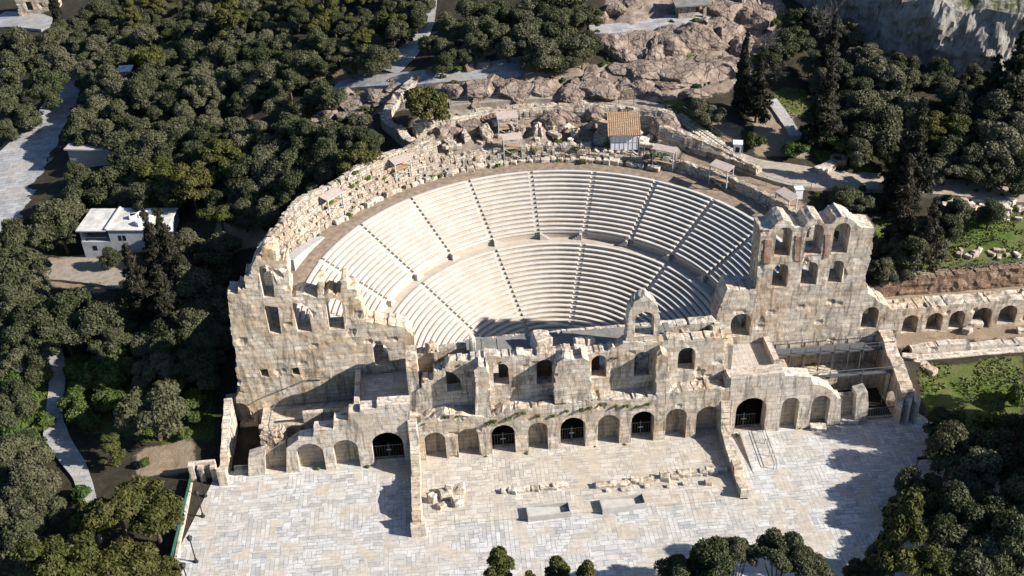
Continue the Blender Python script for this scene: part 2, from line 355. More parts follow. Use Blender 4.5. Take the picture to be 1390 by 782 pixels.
def wall(name, outline, holes, th, mat, parent=None, fr=(0, 0, 0), grid=.42, relief=.07, seed=0, backrelief=None, jagged=True, head=.7):
    """upright slab: outline and holes in (along, up), front face broken up like worn masonry, thickness th going back.
    fr = origin and turn of the (along) axis; a turn of 0 runs along +x with +y as its back"""
    ox, oy, an = fr
    rings = [outline]+list(holes)
    vs = []; es = []
    for rg in rings:
        o = len(vs); vs += [Vector((p[0], p[1])) for p in rg]; es += [(o+i, o+(i+1) % len(rg)) for i in range(len(rg))]
    us = [p[0] for p in outline]; zs = [p[1] for p in outline]
    rnd = random.Random(seed); row = 0; z = min(zs)+grid*.5
    while z < max(zs):
        u = min(us)+grid*(.5 if row % 2 else .1)
        while u < max(us):
            p = (u+rnd.uniform(-.1, .1)*grid, z+rnd.uniform(-.1, .1)*grid)
            if inside(outline, *p) and not any(inside(h, *p) for h in holes):
                if all(seg_d(p, rg[i], rg[(i+1) % len(rg)]) > grid*.45 for rg in rings for i in range(len(rg))): vs.append(Vector(p))
            u += grid
        z += grid; row += 1
    co, _, fa, _, _, _ = delaunay_2d_cdt(vs, es, [], 0, 1e-5)
    T = []
    for f in fa:
        c = ((co[f[0]].x+co[f[1]].x+co[f[2]].x)/3, (co[f[0]].y+co[f[1]].y+co[f[2]].y)/3)
        if inside(outline, *c) and not any(inside(h, *c) for h in holes): T.append(tuple(f))
    used = sorted({i for f in T for i in f}); ix = {v: i for i, v in enumerate(used)}
    T = [tuple(ix[i] for i in f) for f in T]; P = [co[i] for i in used]; n = len(P)
    ca, sa = math.cos(an), math.sin(an); br = relief*.5 if backrelief is None else backrelief
    V = []
    for back in (0, 1):
        for p in P:
            u, z = p.x, p.y
            blk = n3(math.floor(u/1.2+math.floor(z/.55)*.5)*3.7+seed, math.floor(z/.55)*5.3, 1.7)
            pit = .17 if (not back and relief > .06 and n3(math.floor(u/.9)*4.1+seed*7, math.floor(z/.5)*3.3, 8.1) > .5) else 0.
            d = (fbm(u, z, seed*3.1+back*9, .9)*.45+blk*.8)*(br if back else relief)*.8+pit
            wdt = th+d if back else d
            V.append((ox+u*ca-wdt*sa, oy+u*sa+wdt*ca, z))
    F = list(T)+[(c+n, b+n, a+n) for a, b, c in T]
    cnt = {}
    for f in T:
        for a, b in ((f[0], f[1]), (f[1], f[2]), (f[2], f[0])):
            k = (min(a, b), max(a, b)); cnt[k] = None if k in cnt else (a, b)
    # the rim between front and back: broken up in depth as well, so that a wall head does not read as planks
    NL = max(1, min(5, int(th/.55))) if jagged else 1
    bv = sorted({i for e in cnt.values() if e for i in e}); lay = {i: [i] for i in bv}
    for l in range(1, NL):
        for i in bv:
            u, z = P[i].x, P[i].y; w_ = th*l/NL; k = 1. if z > min(zs)+.9 else 0.
            a = n3(math.floor(u/.8)*2.7+l*11.3, z*.6, seed*1.3+l)*.34*head+n3(u*1.9, z*1.9, l*5.1+seed)*.2*head
            lim = .0 if i in hset(P, holes, i) else 1.
            uu = u+.16*n3(u*2, z*2, l*3.3+9)*k*lim; zz = z+a*k*lim
            lay[i].append(len(V)); V.append((ox+uu*ca-w_*sa, oy+uu*sa+w_*ca, zz))
    for i in bv: lay[i].append(i+n)
    for e in cnt.values():
        if e:
            for l in range(NL): F.append((lay[e[1]][l], lay[e[0]][l], lay[e[0]][l+1], lay[e[1]][l+1]))
    # orientation: make the front triangles look along -back
    me = bpy.data.meshes.new(name); me.from_pydata(V, [], F); me.materials.append(mat)
    bm = bmesh.new(); bm.from_mesh(me); bmesh.ops.recalc_face_normals(bm, faces=bm.faces); bm.to_mesh(me); bm.free()
    return link(name, me, parent)

# ---------------------------------------------------------------- terrain
XO, YC = -.43, 12.47
def ring(th, r): return XO+r*math.cos(R(th)), YC+r*math.sin(R(th))
CP = [(-60, 0, -.5), (-60, -20, -1.5), (-60, -40, -3), (-90, 0, -2), (-120, 20, -4), (-66, 27, 1), (-62, 48, 2), (-52, 42, 3), (-82, 75, 1.5), (-90, 95, 2), (-110, 110, 0), (-140, 140, -1),
      (-100, 40, -1), (-130, 70, -2), (-46, 20, 1.5), (-46, 5, .5), (-48, -10, -.5), (-40, 60, 9), (-60, 70, 5), (-30, 65, 14), (-70, 100, 6), (-40, 95, 13), (-50, 130, 12), (-100, 160, 3), (-20, 72, 17),
      (0, 60, 18.5), (-5, 85, 20), (-10, 120, 22), (-40, 165, 16), (0, 170, 24), (10, 62, 18.7), (22, 58, 18), (25, 78, 21.5), (30, 95, 27), (40, 110, 31), (50, 140, 34), (20, 130, 28),
      (34, 46, 14.5), (40, 38, 13), (48, 37, 12), (60, 34, 11), (75, 32, 10.5), (100, 30, 10), (45, 60, 17), (58, 60, 17), (70, 45, 14), (55, 80, 20), (45, 90, 24), (80, 50, 16), (95, 50, 15), (120, 50, 15),
      (54, 28, 9.5), (66, 28, 9.3), (46, 24, 8.6), (80, 24, 9), (46, 19.5, 8), (60, 20, 8), (75, 20, 8), (41, 12, 3), (41.5, 5, .5), (48, 8, .6), (60, 8, .6), (80, 8, 1), (48, 0, 0), (60, -5, 0), (50, -20, -1), (70, -25, -1), (95, 0, 1), (120, 10, 4),
      (44, -30, -3), (20, -30, -3), (0, -28, -3), (-20, -26, -3), (-45, -30, -3.5), (0, -45, -6), (-60, -60, -6), (60, -60, -5)]
for th, z in ((180, 1.5), (170, 2.5), (160, 4.5), (150, 7), (140, 9.5), (130, 12), (120, 14), (110, 15.5), (100, 15.2), (90, 14.9), (80, 14.6), (70, 14.3), (60, 14.4), (50, 14), (40, 13.6), (30, 13), (20, 11.5), (10, 9.5), (0, 7)):
    CP.append((*ring(th, 39), z))
CPA = np.array(CP, float); _n = len(CP)
def _phi(d2): return np.where(d2 < 1e-9, 0, .5*d2*np.log(np.maximum(d2, 1e-9)))
_D = ((CPA[:, None, :2]-CPA[None, :, :2])**2).sum(-1)
_A = np.zeros((_n+3, _n+3)); _A[:_n, :_n] = _phi(_D)+np.eye(_n)*40; _A[:_n, _n] = 1; _A[:_n, _n+1:] = CPA[:, :2]; _A[_n, :_n] = 1; _A[_n+1:, :_n] = CPA[:, :2].T
_w = np.linalg.solve(_A, np.concatenate([CPA[:, 2], np.zeros(3)]))
PLAZA = [(-44.7, -12.9), (-44.3, -17), (-20, -17.5), (0, -20), (12, -21.5), (46, -27), (47, -12), (44, -3), (41.6, 1.2), (-41.5, 1.2)]
def ss(a, b, x): t = np.clip((x-a)/(b-a), 0, 1); return t*t*(3-2*t)
def height(X, Y):
    X = np.asarray(X, float); Y = np.asarray(Y, float); sh = X.shape; x = X.ravel(); y = Y.ravel()
    xc = np.clip(x, -150, 130); yc = np.clip(y, -60, 190)
    d2 = (xc[:, None]-CPA[None, :, 0])**2+(yc[:, None]-CPA[None, :, 1])**2
    z = _phi(d2)@_w[:_n]+_w[_n]+xc*_w[_n+1]+yc*_w[_n+2]
    z = np.clip(z, -8, 45)
    # the stoa terrace at the right: a cut bank held by walls
    st = (x > 42) & (y > 9)
    z = np.where(st & (y < 16.4), np.where(y > 11.6, 1.5, np.minimum(z, .7)), z)
    z = np.where(st & (y >= 16.4) & (y < 18.5), np.clip(z, 5.1, 5.3), z)
    z = np.where(st & (y >= 18.5) & (y < 19.8), 7.9, z)
    # the bowl and the yards of the stage building
    r = np.hypot(x-XO, y-YC)
    z = np.where((r < 35.8) & (y > 11), -1., z)
    z = np.where((np.abs(x) < 40.5) & (y > -.5) & (y <= 12.2), -.4, z)
    # plaza
    inp = inside_np(PLAZA, x, y)
    dist = np.full(x.shape, 1e9)
    for i in range(len(PLAZA)):
        a = np.array(PLAZA[i]); b = np.array(PLAZA[(i+1) % len(PLAZA)]); ab = b-a
        t = np.clip(((x-a[0])*ab[0]+(y-a[1])*ab[1])/(ab@ab), 0, 1); dist = np.minimum(dist, np.hypot(x-a[0]-t*ab[0], y-a[1]-t*ab[1]))
    near = np.where((y < 1.5), 1-ss(.4, 3., dist), 0.)
    z = z*(1-near)+(-.06)*near
    z = np.where(inp, -.06, z)
    return z.reshape(sh)
def hz(x, y): return float(height(np.array([x]), np.array([y]))[0])
def ground(px, py, h=0.):
    """the point at height h over the ground that lies behind a place in the photograph"""
    d = ray(px, py); t = np.arange(90., 420., .4); Q = CAM[None]+d[None]*t[:, None]
    H = height(Q[:, 0], Q[:, 1])+h; k = np.argmax(Q[:, 2] < H)
    if k == 0: k = len(t)-1
    lo, hi = t[k-1], t[k]
    for _ in range(12):
        m = (lo+hi)/2; q = CAM+d*m
        if q[2] < hz(q[0], q[1])+h: hi = m
        else: lo = m
    q = CAM+d*hi; return Vector((q[0], q[1], q[2]-h))
def gp(pts, h=0.): return [tuple(ground(x, y, h)[:2]) for x, y in pts]
gx = np.concatenate([[-900, -500, -300, -200], np.arange(-150, 131, .7), [180, 300, 500, 900]])
gy = np.concatenate([[-700, -300, -120], np.arange(-60, 191, .7), [260, 400, 700, 1200]])
GX, GY = np.meshgrid(gx, gy); GZ = np.zeros_like(GX)
for i in range(0, GX.shape[0], 8): GZ[i:i+8] = height(GX[i:i+8], GY[i:i+8])
ROCKZ = [gp(p) for p in ([(420, 140), (480, 120), (560, 120), (600, 100), (700, 95), (830, 90), (830, 60), (940, 10), (1060, -10), (1070, 60), (1010, 120), (960, 130), (880, 140), (600, 140), (500, 160), (420, 165)],
                         [(560, 150), (700, 140), (860, 145), (930, 200), (900, 205), (830, 190), (720, 185), (640, 190), (590, 200)], [(610, 60), (660, 60), (660, 95), (610, 95)], [(820, -20), (1060, -20), (1065, 55), (900, 60), (820, 40)])]
GRASSZ = [gp(p) for p in ([(1190, 300), (1390, 270), (1390, 372), (1220, 380), (1185, 345)], [(1245, 495), (1390, 480), (1390, 600), (1260, 590)], [(885, 115), (905, 118), (985, 190), (960, 200), (900, 150)], [(820, 70), (960, 75), (930, 95), (830, 95)],
                          [(1050, 120), (1095, 120), (1100, 160), (1060, 160)], [(0, 480), (75, 470), (80, 560), (60, 600), (0, 610)], [(85, 490), (110, 480), (135, 560), (90, 580)], [(225, 540), (285, 540), (285, 590), (225, 610)], [(640, 150), (880, 140), (880, 152), (640, 160)],
                          [(1100, 205), (1185, 205), (1185, 235), (1120, 228)], [(390, 140), (450, 145), (440, 165), (380, 165)], [(1280, -30), (1390, -30), (1390, 30), (1300, 15)], [(95, 478), (290, 500), (290, 600), (200, 600), (150, 590), (110, 590)])]
DIRTZ = [gp(p) for p in ([(180, 610), (265, 595), (270, 640), (185, 650)], [(290, 300), (350, 300), (380, 330), (300, 345)], [(745, 85), (840, 90), (860, 108), (720, 110)], [(1020, 150), (1075, 150), (1100, 215), (1025, 215)], [(0, 195), (35, 180), (20, 215), (0, 230)],
                         [(465, 90), (520, 95), (470, 115), (410, 115)], [(30, 350), (130, 345), (150, 400), (60, 390)], [(170, 440), (230, 440), (225, 475), (180, 470)], [(960, 165), (1010, 170), (1010, 200), (985, 200)], [(315, 145), (345, 140), (345, 165), (320, 165)], [(1215, 380), (1390, 365), (1390, 375), (1215, 392)])]
rr = np.hypot(GX-XO, GY-YC); th_ = np.degrees(np.arctan2(GY-YC, GX-XO))
zone = np.zeros(GX.shape+(4,)); zone[..., 3] = 1
for k, Z in ((0, GRASSZ), (1, DIRTZ), (2, ROCKZ)):
    for poly in Z: zone[..., k][inside_np(poly, GX, GY)] = .9
zone[..., 2][(rr > 35) & (rr < 46) & (th_ > 55) & (th_ < 112)] = .9
zone[..., 1][(rr > 34) & (rr < 40) & (th_ > 15) & (th_ <= 55)] = .75
zone[..., 1][(GX > 42) & (GY > 11.5) & (GY < 20)] = .8
def blur(a):
    b = a.copy(); b[1:-1, 1:-1] = (a[:-2, 1:-1]+a[2:, 1:-1]+a[1:-1, :-2]+a[1:-1, 2:]+a[1:-1, 1:-1]*2)/6; return b
for k in range(3): zone[..., k] = blur(blur(zone[..., k]))
near_plaza = inside_np(PLAZA, GX, GY)
for i in range(GX.shape[0]):
    for j in range(GX.shape[1]):
        if near_plaza[i, j]: continue
        x, y = GX[i, j], GY[i, j]
        if abs(x) > 160 or y > 200: continue
        if (rr[i, j] < 36.5 and y > 0) or (abs(x) < 41 and 0 < y < 13): continue
        rk = zone[i, j, 2]
        GZ[i, j] += fbm(x, y, 0, .35)*.16
        if rk > .05: GZ[i, j] += rk*(abs(fbm(x, y, 3, .22, 5))*1.7+fbm(x, y, 7, .8, 3)*.45-.5)
m = MB(); nx, ny = len(gx), len(gy)
m.v = np.stack([GX.ravel(), GY.ravel(), GZ.ravel()], -1).tolist()
m.f = [(j*nx+i, j*nx+i+1, (j+1)*nx+i+1, (j+1)*nx+i) for j in range(ny-1) for i in range(nx-1)]
m.mi = [0]*len(m.f)
ter = struct(m.build('terrain', MT['ground'], smooth=True))
ca = ter.data.color_attributes.new('zone', 'FLOAT_COLOR', 'POINT'); ca.data.foreach_set('color', zone.reshape(-1))

def drape(name, pts, width, mat, lift=.08, n=None, h=None):
    """a paved strip laid over the ground along a centre line; width per point"""
    P = [Vector((*p, 0)) for p in pts]; out = []
    for i in range(len(P)-1):
        k = max(2, int((P[i+1]-P[i]).length/.8))
        for j in range(k): t = j/k; out.append((P[i].lerp(P[i+1], t), width[i]+(width[i+1]-width[i])*t))
    out.append((P[-1], width[-1])); L = []; cols = 7
    # smooth the centre line
    for _ in range(8):
        out = [out[0]]+[((out[i-1][0]+out[i][0]*2+out[i+1][0])/4, out[i][1]) for i in range(1, len(out)-1)]+[out[-1]]
    m = MB(); V = []
    for i, (p, wd) in enumerate(out):
        d = out[min(i+1, len(out)-1)][0]-out[max(i-1, 0)][0]; d.normalize(); s = Vector((-d.y, d.x, 0))
        e = n3(p.x, p.y, 5, .5)*.25
        zz = []
        for c in range(cols):
            q = p+s*(c/(cols-1)-.5)*(wd+e); zz.append(q)
        hh = height(np.array([q.x for q in zz]), np.array([q.y for q in zz])); hm = float(np.mean(hh))
        for q, z in zip(zz, hh): V.append((q.x, q.y, z*.35+hm*.65+lift+.22))
    nr = len(out)
    F = [(r*cols+c, r*cols+c+1, (r+1)*cols+c+1, (r+1)*cols+c) for r in range(nr-1) for c in range(cols-1)]
    # rim going down into the ground
    V2 = list(V); base = len(V)
    edge = [r*cols for r in range(nr)]+[(nr-1)*cols+c for c in range(1, cols)]+[r*cols+cols-1 for r in range(nr-2, -1, -1)]+[c for c in range(cols-2, 0, -1)]
    for k in edge: V2.append((V[k][0], V[k][1], V[k][2]-1.2))
    for a in range(len(edge)):
        b = (a+1) % len(edge); F.append((edge[a], edge[b], base+b, base+a))
    m.add(V2, F); return struct(m.build(name, mat))
# plaza sheet
m = MB(); m.add([(x, y, 0) for x, y in PLAZA]+[(x, y, -.5) for x, y in PLAZA], [tuple(range(len(PLAZA)))]+[(i, (i+1) % len(PLAZA), (i+1) % len(PLAZA)+len(PLAZA), i+len(PLAZA)) for i in range(len(PLAZA))])
struct(m.build('plaza', MT['pave']))
m = MB(); m.box(-18.2, 18.0, -10.3, 1.6, -.2, .16)
struct(m.build('portico_pavement', MT['paveold']))
drape('road', gp([(118, 60), (98, 110), (80, 155), (58, 190), (28, 230), (-10, 290), (-40, 330)]), [4, 5.5, 8, 11, 14, 16, 18], MT['road'])
drape('footpath', gp([(45, 440), (72, 470), (80, 510), (74, 560), (72, 590), (92, 618), (112, 645), (122, 690), (128, 740)]), [1.8, 2.1, 2.1, 2.1, 2.7, 2.5, 2., 1.8, 1.8], MT['road'])
drape('forecourt', gp([(38, 372), (90, 366), (150, 372), (190, 385)]), [4, 5.5, 6, 4], MT['gravel'])
drape('hill_path', gp([(584, -10), (574, 35), (562, 60), (545, 85), (525, 98)]), [3, 4, 4, 4, 5], MT['road'])
drape('upper_path', gp([(455, 118), (500, 112), (560, 108), (620, 103), (680, 96), (720, 88)]), [3, 4, 5, 5, 6, 6], MT['road'])
drape('terrace_path', gp([(800, 42), (830, 42), (870, 36), (915, 28), (965, 24)]), [3, 3.4, 3.4, 3.4, 3], MT['road'])
drape('gravel_path', gp([(975, 205), (1020, 228), (1070, 240), (1130, 246), (1200, 248), (1290, 256), (1400, 266)]), [3, 4, 6, 5, 4, 4, 4.5], MT['gravel'])
drape('rim_track', gp([(610, 142), (680, 134), (740, 130), (800, 133), (860, 142), (900, 150)]), [2, 2.4, 2.4, 2.4, 2.4, 2], MT['gravel'])
drape('stair_path', gp([(1047, 137), (1060, 155), (1072, 172), (1080, 186)]), [1.8, 1.8, 1.8, 1.8], MT['road'])
drape('terrace_walk', gp([(1205, 384), (1260, 382), (1330, 377), (1400, 370)]), [1.2, 1.2, 1.2, 1.2], MT['gravel'])
drape('car_park', gp([(-10, 28), (35, 28), (70, 36)]), [9, 8, 5], MT['road'])

# ---------------------------------------------------------------- stage building (the middle of the front)
STG = empty('stage_building', (0, 0, 0), 'pale two storey ruin with nine arches at its foot and a roofless upper storey', 'ruined building')
def clampz(pts, lo=-.3): return [(x, lo if z < .35 else z) for x, z in pts]
def metal_gate(x0, x1, ytop, y, parent, h=2.0, z=0.0):
    m = MB(); 
    for zz in (z+.12, z+h): m.box(x0, x1, y-.03, y+.03, zz-.035, zz+.035)
    n = max(4, int((x1-x0)/.3))
    for i in range(n+1):
        xx = x0+(x1-x0)*i/n; m.box(xx-.014, xx+.014, y-.014, y+.014, z+.05, z+h-.05)
    xm = (x0+x1)/2; m.box(xm-.06, xm+.06, y-.05, y+.05, z+.05, z+h+.3); g = m.build('gate', MT['metal'], parent)
    m = MB(); m.box(xm-.3, xm+.3, y-.065, y-.05, z+h*.66, z+h*.72); m.build('latch', MT['palemetal'], g)
def panel(name, x0, x1, z0, z1, y, mat, parent, seed=0): # back of a blind arch
    return wall(name, [(x0-.25, z0-.2), (x1+.25, z0-.2), (x1+.25, z1+.25), (x0-.25, z1+.25)], [], .35, mat, parent, (0, y, 0), .5, .04, seed)
ARC = [(577, 605.5, 587, 628.7, 0), (622, 650, 582, 624, 0), (667.6, 699.6, 577, 621, 1), (717.5, 744, 573.5, 615, 0), (761, 794.6, 567, 612, 1), (811.6, 841, 563.6, 606, 0), (857, 887.5, 558.5, 603, 1), (903.5, 931.6, 555, 598, 0), (945, 975.5, 552, 595, 0)]
holes = []
for q in ARC:
    x0, x1, z0, z1 = parch(q[:4], 0); holes.append(arch(x0, x1, -.05, z1))
ol = XZ([(557, 634), (559, 600), (562, 582), (570, 574), (583, 569), (600, 563), (640, 565), (665, 568), (682, 559), (700, 556), (750, 550), (800, 543), (850, 541), (880, 538), (905, 533), (960, 528), (990, 527), (992, 560), (991, 596)], 0)
ol = clampz(ol); ol = jag(ol, 3, .22, .8, 1.)
wall('arcade', ol, holes, 1.75, MT['stone'], STG, (0, 0, 0), .36, .09, 1)
for i, q in enumerate(ARC):
    x0, x1, z0, z1 = parch(q[:4], 0)
    if q[4]: metal_gate(x0+.05, x1-.05, z1, 1.2, STG, 2.1)
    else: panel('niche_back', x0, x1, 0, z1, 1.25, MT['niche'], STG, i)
# upper storey
YU = 1.75
ol = XZ([(563, 556), (565, 532), (572, 528), (574, 516), (588, 514), (589, 503), (600, 501), (609, 491), (634, 490), (645, 487), (657, 484), (693, 482), (729, 481), (755, 480), (768, 476), (785, 477), (798, 480), (827, 475), (846, 465), (897, 464), (910, 460), (980, 458), (985, 476), (984, 508), (990, 532), (993, 552)], YU)
ol = [ol[0]]+ol[1:]; ol[0] = (ol[0][0], 5.6); ol[-1] = (ol[-1][0], 5.6)
ol = jag(ol, 11, .3, .8, 6.)
wins = [(669.5, 690.7, 494, 523), (728.5, 751, 488, 521), (802.8, 823.4, 482.7, 512.5), (861, 882.5, 477.5, 509.5), (920.5, 943.5, 472, 503)]
holes = [arch(*parch(q, YU)) for q in wins]
x0, x1, z0, z1 = parch((606, 627, 503, 531), YU); holes.append([(x0, z0), (x0, z1), (x0+.8, z1-.3), (x1-.2, z1-1.3), (x1, z0)])
wall('upper_wall', ol, holes, 1.35, MT['stone'], STG, (0, YU, 0), .4, .08, 2)
# piers standing on the ledge
for k, q in enumerate(([(645, 569), (646, 520), (643, 503), (650, 497), (660, 497), (664, 508), (665, 540), (668, 569)],
                       [(753, 548), (752, 510), (757, 492), (766, 487), (780, 489), (790, 484), (800, 490), (803, 520), (804, 546)],
                       [(891, 545), (890, 500), (892, 484), (899, 480), (906, 484), (909, 510), (910, 542)])):
    o = XZ(q, .12); o = [(x, max(z, 5.5)) for x, z in o]; wall('pier', jag(o, 20+k, .14, .7, 5.8), [], 1.8, MT['stone'], STG, (0, .12, 0), .4, .1, 30+k)
o = XZ([(987, 548), (985, 520), (990, 512), (995, 514), (996, 548)], .2); o = [(x, max(z, 5.6)) for x, z in o]
wall('end_pier', jag(o, 27, .1), [], 1.6, MT['stone'], STG, (0, .2, 0), .4, .08, 41)
o = XZ([(850, 465), (851.5, 440), (854, 423), (860, 411), (868, 406), (878, 403), (887, 408), (893, 418), (896, 432), (895, 464)], 1.9)
wall('aedicule', jag(o, 5, .12, .6, 5), [arch(*parch((862, 888, 423.5, 456), 1.9))], 1.5, MT['stone'], STG, (0, 1.9, 0), .35, .08, 4)
# ledge on top of the arcade, added floor inside, back wall with doors, cement roof
m = MB()
NX = 60
for i in range(NX):
    xa, xb = -18.6+37*i/NX, -18.6+37*(i+1)/NX; z = 6.15+.35*n3(i*.31, 2, 4)+.15*n3(i*1.3, 9, 1)
    m.box(xa, xb+.02, 1.2, 1.9, 5.2, z)
m.build('ledge', MT['stone'], STG)
m = MB(); m.box(-18.3, 18.0, 3.05, 7.0, 5.3, 5.8); m.build('added_floor', MT['stone_pale'], STG)  # slab added to shut daylight out of the passage behind the gates
bo = jag([(-18.3, -.3), (-18.3, 10.8), (-10, 11.6), (-2, 11.9), (6, 11.9), (12, 12.0), (17.3, 12.2), (18.2, 11), (18.2, -.3)], 9, .2, .9, 4)
bh = [arch(x-1.3, x+1.3, 6.2, 10.2) for x in (-9.3, -5.2, 1.4, 5.2, 9.6)]+[arch(x-1.5, x+1.5, -.1, 4.2) for x in (-7.8, 0, 7.8)]
wall('back_wall', bo, bh, 1.3, MT['stone'], STG, (0, 6.2, 0), .6, .08, 6)
m = MB(); NX = 40
for i in range(NX):
    xa, xb = -11.6+23.6*i/NX, -11.6+23.6*(i+1)/NX; z = 12.02+.10*n3(i*.4, 1, 8); y1 = 6.9+.5*n3(i*.7, 3, 3)
    m.box(xa, xb+.02, 3.0, y1, 11.72, z)
m.build('roof_slab', MT['cement'], STG)
for sx, sd in ((-18.5, 3), (17.3, 4)):
    o = jag([(0, 5.0), (0, 11.9), (.8, 13.0), (2, 13.2), (3.2, 12.0), (4, 12.2), (5, 11.8), (5, 5.0)], 50+sd, .3, .7, 5.5)
    wall('side_wall', o, [], 1.2, MT['stone'], STG, (sx+1.2, 1.9, PI/2), .5, .14, sd)
# rough stones on the roof
def blockmesh(name, sx, sy, sz, mat, seed, rough=.12, rub=False):
    bm = bmesh.new(); bmesh.ops.create_cube(bm, size=1.)
    bmesh.ops.bevel(bm, geom=list(bm.edges), offset=.07, segments=1, affect='EDGES')
    bmesh.ops.subdivide_edges(bm, edges=list(bm.edges), cuts=2, use_grid_fill=True)
    for v in bm.verts:
        v.co = Vector((v.co.x*sx, v.co.y*sy, (v.co.z+.5)*sz)); d = noise.noise_vector(v.co*1.3+Vector((seed*7.1, seed, 0)))
        v.co += d*rough
    me = bpy.data.meshes.new(name); bm.to_mesh(me); bm.free(); me.materials.append(mat); return me
BLK = [blockmesh('stone_block', 1.5, .8, .75, MT['stone_pale'], 1), blockmesh('stone_block', 1.1, .9, .8, MT['stone'], 2, .16), blockmesh('stone_block', .8, .7, .6, MT['stone_pale'], 3, .2), blockmesh('stone_block', 2.0, .9, .6, MT['stone'], 4)]
def block(p, k, rz, s=1., label=None, group=None, cat='stone block', name='stone_block', sz=None):
    o = link(name, BLK[k % 4]); o.location = p; o.rotation_euler = (0, 0, rz); o.scale = (s, s, s if sz is None else sz)
    return tag(o, label, cat, group)
def P3(px, py, z): q = atz(px, py, z); return (float(q[0]), float(q[1]), z)
block(P3(735, 470, 12.1), 2, .2, 2.6, 'large pale boulder-like block lying on the cement roof of the stage ruin')
block(P3(642, 478, 12.05), 2, 0, .9, 'thin upright stone post on the left end of the stage ruin roof', sz=3.2)
block(P3(786, 472, 12.1), 1, .1, 1., 'upright stone block casting a dark shadow beside the small arched gable', sz=1.7)
block(P3(800, 470, 12.1), 1, .4, .9, 'narrow upright block right beside the darker shadowed block on the roof', sz=1.6)
block(P3(655, 482, 12.05), 3, .8, .8, 'low tumbled block right of the thin post on the roof')
block(P3(929, 457, 12.2), 1, .1, .9, 'squat block on the wall head right of the arched gable', sz=1.2)
block(P3(968, 456, 12.2), 1, .3, .8, 'tall block on the wall head nearest the right hand stair wing', sz=1.9)
block(P3(585, 474, 11.3), 1, .6, .9, 'tumbled block on the broken left corner of the stage ruin', sz=1.2)

# ---------------------------------------------------------------- stair wings left and right of it
LW = empty('stair_wing', (-28, 0, 0), 'left stair wing with blind arches, stepped wall top and one gated doorway', 'ruined building')
AL = [(403, 440, 602, 638, 0), (453, 487, 597, 634, 0), (505, 548, 587, 630, 1)]
hl = []
for q in AL:
    x0, x1, z0, z1 = parch(q[:4], 0); hl.append(arch(x0, x1, -.05, z1))
x0, x1, z0, z1 = parch((359, 389, 615, 643), 0)
ol = XZ([(337, 648), (337, 623), (353, 618), (359, 617), (359.5, 640), (388, 637), (389, 608), (405, 597), (425, 593), (426, 584), (452, 582), (453, 572), (472, 571), (473, 561), (488, 560), (489, 556), (511, 555), (512, 551), (556, 548), (559, 632)], 0)
ol = clampz(ol, -.3)
ol[4] = (ol[4][0], .15); ol[5] = (ol[5][0], .15)
wall('front_wall', ol, hl, 1.5, MT['stone_pale'], LW, (0, 0, 0), .4, .06, 61)
for i, q in enumerate(AL):
    x0, x1, z0, z1 = parch(q[:4], 0)
    if q[4]: metal_gate(x0+.05, x1-.05, z1, 1.0, LW, 2.1)
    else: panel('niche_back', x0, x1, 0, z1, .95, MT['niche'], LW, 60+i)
xa = float(aty(357, 630, 0)[0]); xb = float(aty(391, 630, 0)[0])
wall('niche_back', jag([(xa, -.2), (xa, 3.0), (xa+1.5, 3.3), (xb, 3.9), (xb, -.2)], 8, .2, .6), [], .5, MT['niche'], LW, (0, 1.0, 0), .5, .06, 66)
m = MB(); m.box(-24.6, -18.55, 1.5, 9.0, 5.9, 6.35); m.build('terrace_floor', MT['pave'], LW)
m = MB(); m.box(-24.9, -24.3, 1.5, 8.9, 0, 7.3); m.build('terrace_parapet', MT['stone_pale'], LW)
m = MB()
for k in range(9): m.box(-25.0-.62*(k+1), -25.0-.62*k, 1.6, 4.4, -.2, 6.0-.5*k)
m.build('stair', MT['stone_pale'], LW)
m = MB(); m.box(-36.5, -30.7, 4.4, 5.0, -.2, 3.4); m.box(-31.2, -25.0, 4.5, 5.1, -.2, 4.9); m.build('cross_wall', MT['stone'], LW)
m = MB(); m.box(-36.5, -24.9, 5.1, 8.9, -.2, 2.6); m.build('yard_floor', MT['stone_ochre'], LW)
RW = empty('stair_wing', (27, 0, 0), 'right stair wing with stepped pale wall, two blind arches and a barred doorway', 'ruined building')
AR = [(999, 1040, 540.5, 579, 1), (1060.6, 1083.7, 540, 578, 0), (1101, 1125.5, 537.5, 575, 0)]
hr = []
for q in AR:
    x0, x1, z0, z1 = parch(q[:4], 0); hr.append(arch(x0, x1, -.05, z1))
ol = XZ([(991, 597), (991, 530), (993, 514), (1028, 510), (1064, 505), (1066, 510), (1101, 512), (1103, 521), (1117, 524), (1129, 530), (1138, 541), (1142, 541), (1142.5, 566), (1162, 564), (1163, 536), (1178, 532), (1179, 550), (1176, 571)], 0)
ol = clampz(ol); ol[12] = (ol[12][0], .15); ol[13] = (ol[13][0], .15)
wall('front_wall', ol, hr, 1.6, MT['stone_pale'], RW, (0, 0, 0), .4, .06, 71)
for i, q in enumerate(AR):
    x0, x1, z0, z1 = parch(q[:4], 0)
    if q[4]: metal_gate(x0+.05, x1-.9, z1, 1.1, RW, 2.1)
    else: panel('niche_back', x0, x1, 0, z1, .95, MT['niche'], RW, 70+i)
xa = float(aty(1140, 560, 0)[0]); xb = float(aty(1166, 560, 0)[0])
wall('niche_back', jag([(xa, -.2), (xa, 3.9), (xb, 4.0), (xb, -.2)], 8, .15, .6), [], .5, MT['niche'], RW, (0, 1.0, 0), .5, .06, 76)
m = MB(); m.box(18.6, 24.4, 1.6, 9.0, 5.9, 6.35); m.build('terrace_floor', MT['paveold'], RW)
m = MB(); m.box(18.2, 26.0, 1.6, 2.3, 5.2, 7.7); m.box(24.3, 25.0, 4.3, 8.9, -.2, 7.3); m.build('terrace_parapet', MT['stone_pale'], RW)
m = MB()
